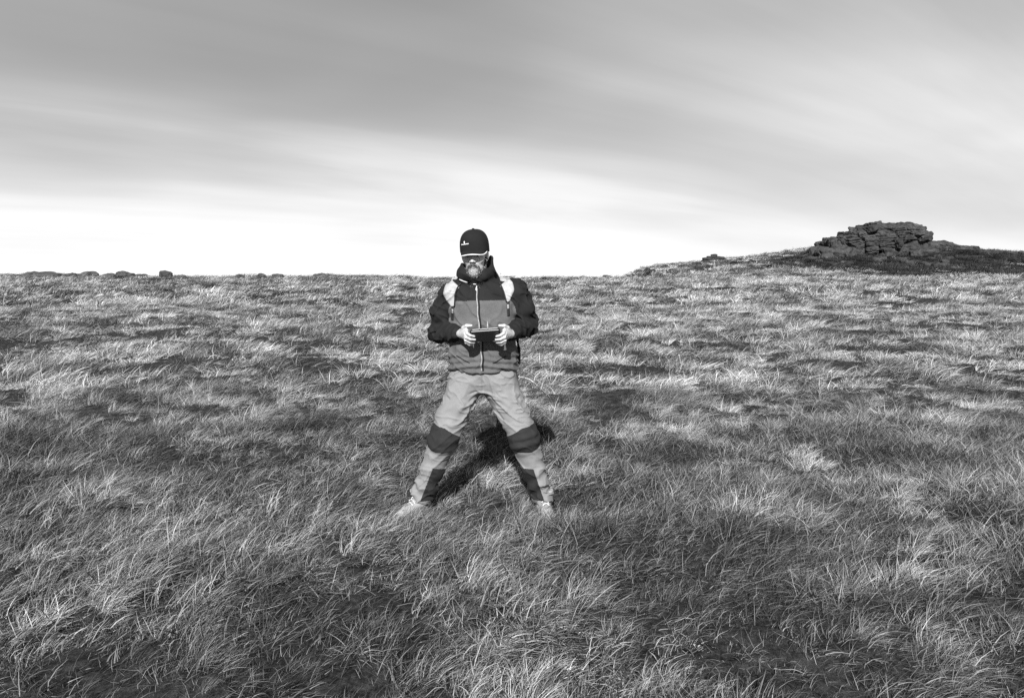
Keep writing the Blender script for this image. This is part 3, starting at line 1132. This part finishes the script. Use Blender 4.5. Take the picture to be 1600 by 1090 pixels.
BV, BF = surface(beard_sdf, (-0.16, -0.20, 1.48), (0.06, 0.02, 1.68), 0.004)
g = np.random.default_rng(21)
fc = BV[BF].mean(1)
nr = np.cross(BV[BF[:, 1]] - BV[BF[:, 0]], BV[BF[:, 3]] - BV[BF[:, 0]])
nr /= np.maximum(np.linalg.norm(nr, axis=1)[:, None], 1e-9)
pick = g.integers(0, len(fc), 5200)
root = fc[pick] + g.normal(0, 0.0015, (5200, 3))
dirn = nr[pick] * 0.7 + np.array([0, -0.15, -0.9]) + g.normal(0, 0.35, (5200, 3))
dirn /= np.linalg.norm(dirn, axis=1)[:, None]
ln = g.uniform(0.005, 0.013, 5200)[:, None]
sd = np.cross(dirn, g.normal(0, 1, (5200, 3))); sd /= np.linalg.norm(sd, axis=1)[:, None]
HV = np.stack([root - sd * 0.0008, root + sd * 0.0008, root + dirn * ln], 1).reshape(-1, 3)
HF = np.arange(len(HV)).reshape(-1, 3)
F_all = [tuple(q) for q in BF] + [tuple(q + len(BV)) for q in HF]
HC = to_head(np.concatenate([fc, root]).astype(np.float32))
chin = np.hypot(HC[:, 0] * 1.25, HC[:, 2] + 0.098) + g.normal(0, 0.009, len(HC))
lip = (HC[:, 2] > -0.074) & (np.abs(HC[:, 0]) < 0.036)
fmb = ((chin > 0.031) | lip) & (g.random(len(HC)) < 0.8)
mesh_obj('beard', np.concatenate([BV, HV]), F_all, [M['beard'], M['beard_dark']], person, fm=fmb.astype(int))


def hair_sdf(P):
    Q = to_head(P)
    S = np.stack([np.abs(Q[:, 0]), Q[:, 1], Q[:, 2]], -1)
    d = ell(Q, (0, 0.018, 0.030), (0.082, 0.102, 0.094))
    d = np.maximum(d, -(Q[:, 1] + 0.012 - 0.25 * np.abs(Q[:, 2])))
    d = np.maximum(d, -(Q[:, 2] + 0.055))
    d = ssub(d, ell(S, (0.085, 0.010, -0.008), (0.022, 0.026, 0.036)), 0.004)
    return d + 0.002 * vnoise(P * 200)


implicit('hair', hair_sdf, (-0.16, -0.12, 1.56), (0.07, 0.10, 1.82), 0.004, M['hair'], person)

# --- cap
def crown_sdf(Q):
    """structured crown: nearly upright front panels under a rounded top"""
    q = np.stack([Q[:, 0] / 0.091, (Q[:, 1] - 0.010) / 0.112, (Q[:, 2] - 0.030) / 0.132], -1)
    k = (np.abs(q[:, 0]) ** 2.5 + np.abs(q[:, 1]) ** 2.5 + np.abs(np.maximum(q[:, 2], 0)) ** 3.0) ** (1 / 2.5)
    d = (k - 1) * 0.09
    d = d - 0.0014 * np.cos(np.arctan2(Q[:, 0], Q[:, 1]) * 6) * sstep(0.17, 0.05, Q[:, 2])
    return np.maximum(d, 0.026 - 0.10 * (Q[:, 1] + 0.10) - Q[:, 2])


cap = implicit('cap', lambda P: crown_sdf(to_head(P)), (-0.18, -0.20, 1.64), (0.08, 0.12, 1.86), 0.0045, M['cap'], person)
nu, nv = 41, 12
bt, bb, edge = [], [], []
for a in range(nu):
    u = -1 + 2 * a / (nu - 1)
    th = u * R(68)
    ix, iy = 0.086 * math.sin(th), 0.010 - 0.106 * math.cos(th)
    reach = 0.069 * max(0.0, (1 - abs(u) ** 4.5))
    for b_ in range(nv):
        v = b_ / (nv - 1)
        x = ix + math.sin(th) * 0.006 * v
        y = iy - reach * v
        z = 0.038 - 0.017 * (x / 0.085) ** 2 * v - 0.024 * v * (1 - abs(u) ** 6)
        bt.append((x, y, z)); bb.append((x, y, z - 0.0035))
    edge.append((x, y, z - 0.0015))
V = from_head(bt + bb)
F = []
o_ = nu * nv
for a in range(nu - 1):
    for b_ in range(nv - 1):
        k = a * nv + b_
        F.append((k, k + nv, k + nv + 1, k + 1)); F.append((o_ + k, o_ + k + 1, o_ + k + nv + 1, o_ + k + nv))
    k = a * nv + nv - 1
    F.append((k, k + nv, o_ + k + nv, o_ + k))
mesh_obj('brim', V, F, M['cap'], cap)
tube('brim_piping', from_head(edge), 0.0034, M['white'], cap)
V_, F__ = surface(lambda P: ell(P, from_head((0, 0.010, 0.163)), (0.009, 0.009, 0.005)), HO + [-0.05, -0.05, 0.13], HO + [0.05, 0.06, 0.19], 0.002)
mesh_obj('top_button', V_, F__, M['cap'], cap)
# embroidered mark on the front: a little drop above a line of small letters, too small to read
def head_front(x, z):
    return float(front(crown_sdf, x, z, -0.3)[0])


mk_v, mk_f = [], []


def stitch(x0, x1, z0, z1):
    k = len(mk_v)
    for x, z in ((x0, z0), (x1, z0), (x1, z1), (x0, z1)):
        mk_v.append((x, head_front(x, z) - 0.0022, z))
    for x, z in ((x0, z0), (x1, z0), (x1, z1), (x0, z1)):
        mk_v.append((x, head_front(x, z) + 0.001, z))
    for f_ in ((0, 1, 2, 3), (0, 4, 5, 1), (1, 5, 6, 2), (2, 6, 7, 3), (3, 7, 4, 0)):
        mk_f.append(tuple(k + j for j in f_))


for k in range(9):
    x = -0.068 + k * 0.0058
    z = 0.070 + 0.0006 * k
    stitch(x, x + 0.0042, z, z + (0.0065 if k in (0, 4) else 0.0052))
for k in range(4):
    hw = (0.0022, 0.0042, 0.0036, 0.0016)[k]
    stitch(-0.046 - hw, -0.046 + hw, 0.0805 + k * 0.0036, 0.0805 + (k + 1) * 0.0036)
mesh_obj('embroidered_mark', from_head(mk_v), mk_f, M['white'], cap, smooth=False)

# --- jacket
def torso_part(P):
    W_ = P.copy()
    d = loft(W_, [(0.90, 0, 0.0, 0.214, 0.140), (0.96, 0, 0.0, 0.226, 0.150), (1.03, 0, 0, 0.224, 0.154), (1.12, -0.003, 0, 0.214, 0.150), (1.25, -0.008, 0, 0.212, 0.144),
                  (1.36, -0.012, 0.003, 0.210, 0.136), (1.43, -0.015, 0.010, 0.185, 0.116), (1.49, -0.025, 0.018, 0.125, 0.098), (1.52, -0.03, 0.02, 0.10, 0.09)])
    d = smin(d, rcone(P, (-0.17, 0.02, 1.435), (0.17, 0.02, 1.450), 0.070, 0.070), 0.05)
    hem = 0.934 - 0.022 * np.exp(-(P[:, 0] / 0.13) ** 2) * (P[:, 1] < 0) + 0.008 * vnoise(P * np.array([14, 14, 0], np.float32) + 3)
    return np.maximum(d, hem - P[:, 2])


def sleeve_part(P):
    d = None
    for s_, e, w, k in ((SH_L, EL_L, WR_L, 0), (SH_R, EL_R, WR_R, 1)):
        m1 = tuple(0.5 * (np.array(s_) + np.array(e)) + np.array([-0.012 if k == 0 else 0.012, 0, 0]))
        a = rcone(P, s_, m1, 0.088, 0.080)
        a = smin(a, rcone(P, m1, e, 0.080, 0.074), 0.03)
        c_ = np.array(e) * 0.16 + np.array(w) * 0.84
        a = smin(a, rcone(P, e, c_, 0.076, 0.044), 0.025)
        ax = np.array(w, np.float32) - np.array(e, np.float32); ln_ = np.linalg.norm(ax); ax /= ln_
        tt_ = (P - np.array(e, np.float32)) @ ax
        # rings of slack cloth along the forearm and above the elbow
        a = a - 0.003 * np.sin(tt_ * 95 + 2.2 * vnoise(P * 11)) * sstep(0.02, 0.09, tt_)
        up = np.array(s_, np.float32) - np.array(e, np.float32); ul = np.linalg.norm(up); up /= ul
        t2 = (P - np.array(e, np.float32)) @ up
        a = a - 0.002 * np.sin(t2 * 70 + 3 * vnoise(P * 9 + 4)) * sstep(0.0, 0.05, t2) * sstep(0.22, 0.12, t2)
        d = a if d is None else np.minimum(d, a)
    return d


def collar_part(P):
    q = P - np.array([-0.043, 0.000, 1.545], np.float32)
    ang = np.arctan2(q[:, 0], -q[:, 1])
    rr = np.sqrt((q[:, 0] / 1.0) ** 2 + (q[:, 1] / 1.02) ** 2)
    zc = q[:, 2] - 0.012 * np.abs(ang) / math.pi * 2 + 0.022 * np.exp(-(ang / 0.5) ** 2)
    d = np.sqrt((rr - 0.092) ** 2 + (zc * 0.72) ** 2) - 0.030 - 0.006 * vnoise(P * 22)
    d = smin(d, ell(P, (-0.03, 0.115, 1.525), (0.135, 0.075, 0.075)) - 0.008 * vnoise(P * 16), 0.03)
    d = smin(d, rcone(P, (0.045, 0.055, 1.57), (0.048, 0.070, 1.645), 0.034, 0.020), 0.025)
    return d


def fabric(P):
    Q = P + 0.03 * np.stack([vnoise(P * 8 + 1), vnoise(P * 8 + 13), vnoise(P * 8 + 29)], -1)
    n_ = fbm(P * np.array([7, 7, 15], np.float32), 2)
    rid = 1 - np.abs(vnoise(np.stack([Q[:, 0] * 8, Q[:, 1] * 8, Q[:, 2] * 20 + Q[:, 0] * 12], -1)))
    rid2 = 1 - np.abs(vnoise(np.stack([Q[:, 0] * 15, Q[:, 1] * 12, Q[:, 2] * 9], -1) + 7))
    return 0.005 * n_ + 0.010 * (rid ** 4 - 0.3) + 0.007 * (rid2 ** 4 - 0.3)


def jacket_sdf(P):
    d = torso_part(P)
    lowz = sstep(1.08, 0.97, P[:, 2])
    # pleats that run in to the zip above the hem
    pl = np.sin((P[:, 2] + 0.16 * np.abs(P[:, 0])) * 150 + 1.5 * vnoise(P * 9))
    d = d - 0.0045 * pl * lowz
    sl = sleeve_part(P)
    Q = P + 0.03 * np.stack([vnoise(P * 9 + 3), vnoise(P * 9 + 17), vnoise(P * 9 + 31)], -1)
    fold = 1 - np.abs(vnoise(np.stack([Q[:, 0] * 10, Q[:, 1] * 13, Q[:, 2] * 18 + np.abs(Q[:, 0]) * 16], -1) + 5))
    sl = sl - 0.014 * (fold ** 5 - 0.25)
    d = smin(d, sl, 0.018)
    d = smin(d, collar_part(P), 0.02)
    d = d - fabric(P)
    # sit on top of the neck and head
    hole = rcone(P, (-0.045, -0.030, 1.50), (-0.05, -0.055, 1.75), 0.070, 0.088)
    d = np.maximum(d, -hole)
    return d


def jacket_lab(C):
    t_ = torso_part(C); s_ = sleeve_part(C); c_ = collar_part(C)
    yoke = C[:, 2] > 1.382 - 0.10 * np.abs(C[:, 0] + 0.02) * 0 + 0.02 * (C[:, 0])
    grey = (t_ < s_ - 0.004) & (t_ < c_) & ~yoke
    return np.where(grey, 1, 0)


jacket = implicit('jacket', jacket_sdf, (-0.42, -0.30, 0.88), (0.42, 0.24, 1.70), 0.005, [M['jacket_dark'], M['jacket_grey']], person, jacket_lab, 1)
zp = [(-0.038, 1.488), (-0.035, 1.44), (-0.037, 1.40), (-0.030, 1.35), (-0.031, 1.30), (-0.022, 1.24), (-0.019, 1.18), (-0.009, 1.12), (-0.011, 1.06), (-0.003, 1.01), (-0.010, 0.97), (-0.006, 0.935)]
ribbon('zip', jacket_sdf, zp, [0.0075] * 12, 0.004, M['zip'], jacket, 0.001, 70, 4)
ribbon('zip_flap', jacket_sdf, [(x + 0.010, z) for x, z in zp], [0.011] * 12, 0.004, M['jacket_dark'], jacket, 0.0, 70, 4)
zy = float(front(jacket_sdf, [-0.036], [1.462])[0]) + 0.006
tube('zip_pull', [(-0.036, zy - 0.014, 1.474), (-0.040, zy - 0.018, 1.462), (-0.043, zy - 0.018, 1.448), (-0.038, zy - 0.018, 1.444), (-0.034, zy - 0.017, 1.455)],
     0.0028, M['white'], jacket)
pc = []
for k in range(22):
    x = -0.150 + 0.115 * k / 21
    z = 1.517 - 0.030 * math.sin(math.pi * min(1, 0.5 * k / 21 + 0.0) * 1.0) - 0.002
    y = float(front(jacket_sdf, [x], [z])[0])
    pc.append((x, y - 0.001, z))
tube('collar_piping', pc, 0.0032, M['piping'], jacket)
for s_ in (-1, 1):     # slanted pocket zips at the waist
    pts = []
    for k in range(14):
        x = s_ * (0.075 + 0.085 * k / 13) - 0.008
        z = 0.985 + 0.045 * k / 13
        pts.append((x, float(front(jacket_sdf, [x], [z])[0]) - 0.001, z))
    tube('pocket_zip', pts, 0.0030, M['jacket_dark'], jacket)

# --- trousers
def trouser_sdf(P):
    d = loft(P, [(0.78, 0, 0.01, 0.19, 0.105), (0.84, 0, 0.01, 0.216, 0.125), (0.90, 0, 0.008, 0.222, 0.132), (1.02, 0, 0.005, 0.205, 0.130)])
    d = smin(d, rcone(P, (-0.06, 0.005, 0.84), (0.06, 0.005, 0.84), 0.09, 0.09), 0.03)
    for (h_, k_, a_), s_ in (((HIP_L, KN_L, AN_L), -1), ((HIP_R, KN_R, AN_R), 1)):
        keep = np.abs(P[:, 0] - s_ * 0.25) < 0.38
        full, d_full = P, d
        P = full[keep]; d = d_full[keep]
        if len(P) == 0:
            P, d = full, d_full
            continue
        leg = rcone(P, h_, k_, 0.118, 0.090)
        leg = smin(leg, rcone(P, k_, a_, 0.090, 0.066), 0.025)
        leg = smin(leg, ell(P, (k_[0], k_[1] - 0.03, k_[2] - 0.02), (0.085, 0.065, 0.085)), 0.03)
        ax = np.array(a_, np.float32) - np.array(k_, np.float32); ax /= np.linalg.norm(ax)
        t_ = (P - np.array(k_, np.float32)) @ ax
        # slack cloth bunching above the boots and behind the knees
        leg = leg - 0.008 * np.sin(t_ * 62 + 3.0 * vnoise(P * 8 + 2)) * sstep(0.10, 0.34, t_)
        leg = leg - 0.005 * np.sin(t_ * 80 + 4.0 * vnoise(P * 7 + 9)) * sstep(0.14, 0.0, np.abs(t_))
        d = smin(d, leg, 0.035)
        # creases that fan out from the crotch
        for j, (dx, dz) in enumerate(((0.10, -0.03), (0.115, -0.085), (0.10, -0.15), (0.07, -0.20))):
            a0 = (s_ * 0.025, -0.085, 0.80 - 0.03 * j)
            b0 = (s_ * (0.03 + dx), -0.095, 0.80 - 0.02 * j + dz)
            d = d + 0.008 * crease(P, a0, b0, 0.011) - 0.005 * crease(P, (a0[0], a0[1], a0[2] + 0.02), (b0[0], b0[1], b0[2] + 0.02), 0.012)
        # diagonal pulls across the thighs
        for j in range(4):
            z0 = 0.74 - 0.05 * j
            a0 = (s_ * (0.235 + 0.008 * j), -0.075, z0 + 0.015)
            b0 = (s_ * (0.155 + 0.015 * j), -0.105, z0 - 0.035)
            d = d + 0.007 * crease(P, a0, b0, 0.009) - 0.004 * crease(P, (a0[0], a0[1], a0[2] + 0.018), (b0[0], b0[1], b0[2] + 0.018), 0.011)
        d_full = d_full.copy()
        d_full[keep] = d
        P, d = full, d_full
    warp = 0.035 * np.stack([vnoise(P * 7), vnoise(P * 7 + 11), vnoise(P * 7 + 23)], -1)
    Q = P + warp
    diag = np.stack([Q[:, 0] * 7 + np.abs(Q[:, 0]) * 0, Q[:, 1] * 7, Q[:, 2] * 17 + np.abs(Q[:, 0]) * 13], -1)
    rid = 1 - np.abs(vnoise(diag + 3))
    rid2 = 1 - np.abs(vnoise(np.stack([Q[:, 0] * 16 + Q[:, 2] * 9, Q[:, 1] * 9, Q[:, 2] * 26], -1)))
    busy = 0.45 + 0.55 * np.exp(-((P[:, 2] - 0.72) / 0.10) ** 2) + 0.5 * sstep(0.33, 0.15, P[:, 2])
    d = d - busy * (0.017 * (rid ** 5 - 0.25) + 0.010 * (rid2 ** 5 - 0.25)) - 0.006 * fbm(P * np.array([8, 8, 9], np.float32) + 7, 2)
    # fly and slanted pocket openings
    for a0, b0 in (((0.0, -0.12, 0.93), (0.0, -0.10, 0.80)), ((0.215, -0.10, 0.905), (0.145, -0.13, 0.835)), ((-0.215, -0.10, 0.905), (-0.150, -0.13, 0.835))):
        d = d + 0.008 * crease(P * np.array([1, 0.3, 1], np.float32), np.array(a0) * [1, 0.3, 1], np.array(b0) * [1, 0.3, 1], 0.006)
    return np.maximum(d, 0.008 - P[:, 2])


trousers = implicit('trousers', trouser_sdf, (-0.54, -0.24, -0.02), (0.54, 0.20, 1.00), 0.005, M['trousers'], person, None, 1)


def half(P, a, b):
    """signed side of the line a-b in the front view (x, z), in metres"""
    a = np.array(a); b = np.array(b)
    d_ = (b - a) / np.linalg.norm(b - a)
    return (P[:, 0] - a[0]) * d_[1] - (P[:, 2] - a[1]) * d_[0]


def patch(name, region, lo, hi):
    def fn(P):
        return np.maximum(trouser_sdf(P) - 0.0035, np.maximum(region(P), P[:, 1] - 0.05))
    return implicit(name, fn, lo, hi, 0.005, M['patch'], trousers)


def knee_region(kx, s_):
    def reg(P):
        q = P - np.array([kx, 0, 0.485], np.float32)
        u = q[:, 0] * s_ ; z = q[:, 2]
        top = z - 0.088 - 0.25 * (u - 0.03) + 0.9 * np.maximum(-u - 0.02, 0) * 0.5
        bot = -(z + 0.085 - 5.0 * np.maximum(np.abs(u) - 0.02, 0) ** 2)
        return np.maximum(top, bot)
    return reg


patch('knee_patch', knee_region(KN_L[0], -1), (-0.42, -0.22, 0.34), (-0.10, 0.10, 0.62))
patch('knee_patch', knee_region(KN_R[0], 1), (0.10, -0.22, 0.34), (0.42, 0.10, 0.62))


def calf_l(P):
    r_ = np.maximum(-half(P, (-0.415, 0.070), (-0.338, 0.270)), P[:, 2] - 0.275 + 0.25 * (P[:, 0] + 0.26))
    return np.maximum(r_, 0.05 - P[:, 2])


def calf_r(P):
    r_ = np.maximum(half(P, (0.398, 0.070), (0.328, 0.285)), P[:, 2] - 0.285)
    return np.maximum(r_, 0.06 - P[:, 2])


patch('calf_panel', calf_l, (-0.54, -0.2, 0.02), (-0.2, 0.12, 0.32))
patch('calf_panel', calf_r, (0.2, -0.2, 0.02), (0.54, 0.12, 0.32))

# --- boots
def boot(an, toe_dx, toe_dy):
    ax, ay = an[0], an[1]
    n_ = math.hypot(toe_dx, toe_dy)
    fx, fy = toe_dx / n_, toe_dy / n_
    g0 = float(terrain(np.array([PX + ax]), np.array([PY + ay]))[0]) - gzp - 0.012
    heel = (ax - fx * 0.055, ay - fy * 0.055, g0 + 0.045)
    ball = (ax + fx * 0.125, ay + fy * 0.125, g0 + 0.040)
    toe = (ax + fx * 0.185, ay + fy * 0.185, g0 + 0.036)

    def fn(P):
        d = rcone(P, heel, ball, 0.042, 0.046)
        d = smin(d, rcone(P, ball, toe, 0.046, 0.036), 0.02)
        d = smin(d, rcone(P, (ax, ay, g0 + 0.06), (ax + 0.0, ay + 0.005, g0 + 0.17), 0.050, 0.056), 0.03)
        d = smin(d, rcone(P, (ax, ay, g0 + 0.085), ball, 0.045, 0.036), 0.02)
        d = d - 0.003 * vnoise(P * 40)
        return np.maximum(np.maximum(d, g0 + 0.018 - P[:, 2]), P[:, 2] - g0 - 0.165)
    lo = (ax - 0.27, ay - 0.27, g0 - 0.03); hi = (ax + 0.27, ay + 0.15, g0 + 0.22)
    b_ = implicit('boot', fn, lo, hi, 0.0045, M['boot'], person)

    def sole(P):
        Q = P.copy(); Q[:, 2] = g0 + 0.04
        d = smin(rcone(Q, heel, ball, 0.046, 0.051), rcone(Q, ball, toe, 0.051, 0.040), 0.02)
        zc = g0 + 0.010
        return np.maximum(d, np.abs(P[:, 2] - zc) - 0.016 + 0.003 * (np.sin((P[:, 0] * fx + P[:, 1] * fy) * 260) > 0.3) * (P[:, 2] < zc))
    implicit('sole', sole, lo, hi, 0.0045, M['sole'], b_)
    rx, ry = -fy, fx
    for k in range(5):
        t_ = 0.05 + 0.018 * k
        cx, cy, cz = ax + fx * (0.128 - 0.022 * k), ay + fy * (0.128 - 0.022 * k), g0 + 0.082 + 0.014 * k
        w = 0.026
        pts = [(cx + rx * w * u, cy + ry * w * u, cz + 0.006 * (1 - u * u) - 0.014 * u * u + (0.004 * u if k % 2 else -0.004 * u)) for u in np.linspace(-1, 1, 9)]
        tube('lace', pts, 0.0028, M['white'], b_, 6)
    ring = [(ax + 0.058 * math.cos(a), ay + 0.005 + 0.058 * math.sin(a), g0 + 0.155) for a in np.linspace(0, 2 * math.pi, 25)[:-1]]
    tube('padded_cuff', ring, 0.012, M['boot'], b_, 8, True)


boot(AN_L, -0.55, -0.83)
boot(AN_R, 0.12, -0.99)

# ------------------------------------------------------------------ rucksack on the back
pack = empty('rucksack', (PX, PY + 0.24, gzp + 1.0))
tag(pack, 'dark rucksack with pale padded shoulder straps worn over the jacket', 'rucksack')
PO = np.array([0, 0.24, 1.0], np.float32)


def pack_sdf(P):
    d = rbox(P, (0.0, 0.255, 1.24), (0.175, 0.085, 0.235), 0.06)
    d = smin(d, rbox(P, (0.0, 0.33, 1.18), (0.13, 0.05, 0.14), 0.035), 0.02)
    d = smin(d, ell(P, (0.0, 0.25, 1.455), (0.15, 0.09, 0.055)), 0.02)
    return d - 0.005 * fbm(P * 10, 2)


def local(o):       # built in the person's frame, shifted into the rucksack's own
    me = o.data
    co = np.empty(len(me.vertices) * 3, np.float32)
    me.vertices.foreach_get('co', co)
    co = co.reshape(-1, 3) - PO
    me.vertices.foreach_set('co', co.ravel())
    me.update()
    return o


local(implicit('bag', pack_sdf, (-0.24, 0.10, 0.96), (0.24, 0.44, 1.56), 0.007, M['pack'], pack))
sl = [(-0.178, 1.492), (-0.203, 1.462), (-0.214, 1.425), (-0.205, 1.385), (-0.192, 1.345)]
sr = [(0.138, 1.498), (0.156, 1.478), (0.166, 1.445), (0.164, 1.410), (0.162, 1.375)]
for path, wd in ((sl, [0.078, 0.085, 0.080, 0.055, 0.022]), (sr, [0.072, 0.080, 0.072, 0.045, 0.020])):
    st = local(ribbon('shoulder_strap', jacket_sdf, path, wd, 0.012, M['strap'], pack, 0.002, 34, 9))
    bx = [(x + 0.5 * w * (1 if path is sl else -1) * 0.95, z) for (x, z), w in zip(path, wd)]
    bd = local(ribbon('strap_binding', jacket_sdf, bx, [0.011] * 5, 0.016, M['web'], st, 0.002, 34, 4))
    xc_ = -0.172 if path is sl else 0.142

    def over(P, xc_=xc_):
        return np.maximum(np.maximum(jacket_sdf(P) - 0.011, np.abs(P[:, 0] - xc_) - 0.034), np.maximum(np.maximum(1.468 - P[:, 2], P[:, 2] - 1.515 - 0.4 * np.maximum(P[:, 1], 0)), np.maximum(P[:, 1] - 0.16, -0.015 - P[:, 1])))
    local(implicit('strap_pad', over, (xc_ - 0.06, -0.16, 1.44), (xc_ + 0.06, 0.19, 1.60), 0.005, M['strap'], st))
    x0, z0 = path[-1]
    s_ = -1 if path is sl else 1
    local(ribbon('webbing', jacket_sdf, [(x0, z0 + 0.015), (x0 + s_ * 0.001, z0 - 0.04), (x0 + s_ * 0.004, z0 - 0.09)], [0.018, 0.018, 0.018], 0.006, M['web'], st, 0.002, 20, 4))
    local(ribbon('buckle', jacket_sdf, [(x0 + s_ * 0.001, z0 - 0.018), (x0 + s_ * 0.002, z0 - 0.045)], [0.014, 0.014], 0.011, M['silver'], st, 0.002, 8, 4))
# the hip belt tail at the side
local(tube('hip_strap', [(0.205, 0.16, 1.16), (0.222, 0.10, 1.12), (0.232, 0.055, 1.06), (0.234, 0.05, 1.0), (0.236, 0.055, 0.955)], [0.016, 0.014, 0.012, 0.010, 0.008], M['web'], pack, 8))

# ------------------------------------------------------------------ the hand-held controller
CO = np.array([0.024, -0.276, 1.176], np.float32)
ctl = empty('remote_controller', (PX + float(CO[0]), PY + float(CO[1]), gzp + float(CO[2])))
ctl.rotation_euler = (R(-52), R(-4), 0)
tag(ctl, 'black hand-held remote controller gripped in both hands', 'controller')


def sdf_part(name, fn, lo, hi, h, mat, parent):
    V, F = surface(fn, lo, hi, h)
    return mesh_obj(name, V, F, mat, parent)


sdf_part('casing', lambda P: np.maximum(smin(rbox(P, (0, 0, 0), (0.094, 0.047, 0.013), 0.010),
                                             smin(ell(P, (-0.072, 0.01, -0.012), (0.020, 0.036, 0.012)), ell(P, (0.072, 0.01, -0.012), (0.020, 0.036, 0.012)), 0.002), 0.008), -1),
         (-0.11, -0.07, -0.035), (0.11, 0.07, 0.025), 0.003, M['plastic'], ctl)
sdf_part('screen', lambda P: rbox(P, (0, 0, 0.0135), (0.060, 0.038, 0.0025), 0.002), (-0.07, -0.055, 0.006), (0.07, 0.055, 0.02), 0.0025, M['screen'], ctl)
sdf_part('edge_trim', lambda P: rbox(P, (0, -0.0465, 0.006), (0.080, 0.0025, 0.003), 0.001), (-0.10, -0.065, -0.005), (0.10, -0.045, 0.016), 0.0025, M['silver'], ctl)
for s_ in (-1, 1):
    j = tube('thumb_stick', [(s_ * 0.074, -0.006, 0.010), (s_ * 0.074, -0.006, 0.022), (s_ * 0.074, -0.006, 0.024), (s_ * 0.074, -0.006, 0.028)], [0.003, 0.003, 0.007, 0.006], M['plastic'], ctl, 10)
    tube('antenna', [(s_ * 0.026 - 0.008, -0.046, 0.004), (s_ * 0.026 - 0.008, -0.062, 0.030), (s_ * 0.026 - 0.008, -0.068, 0.050)], [0.0042, 0.004, 0.0036], M['silver'], ctl, 8)
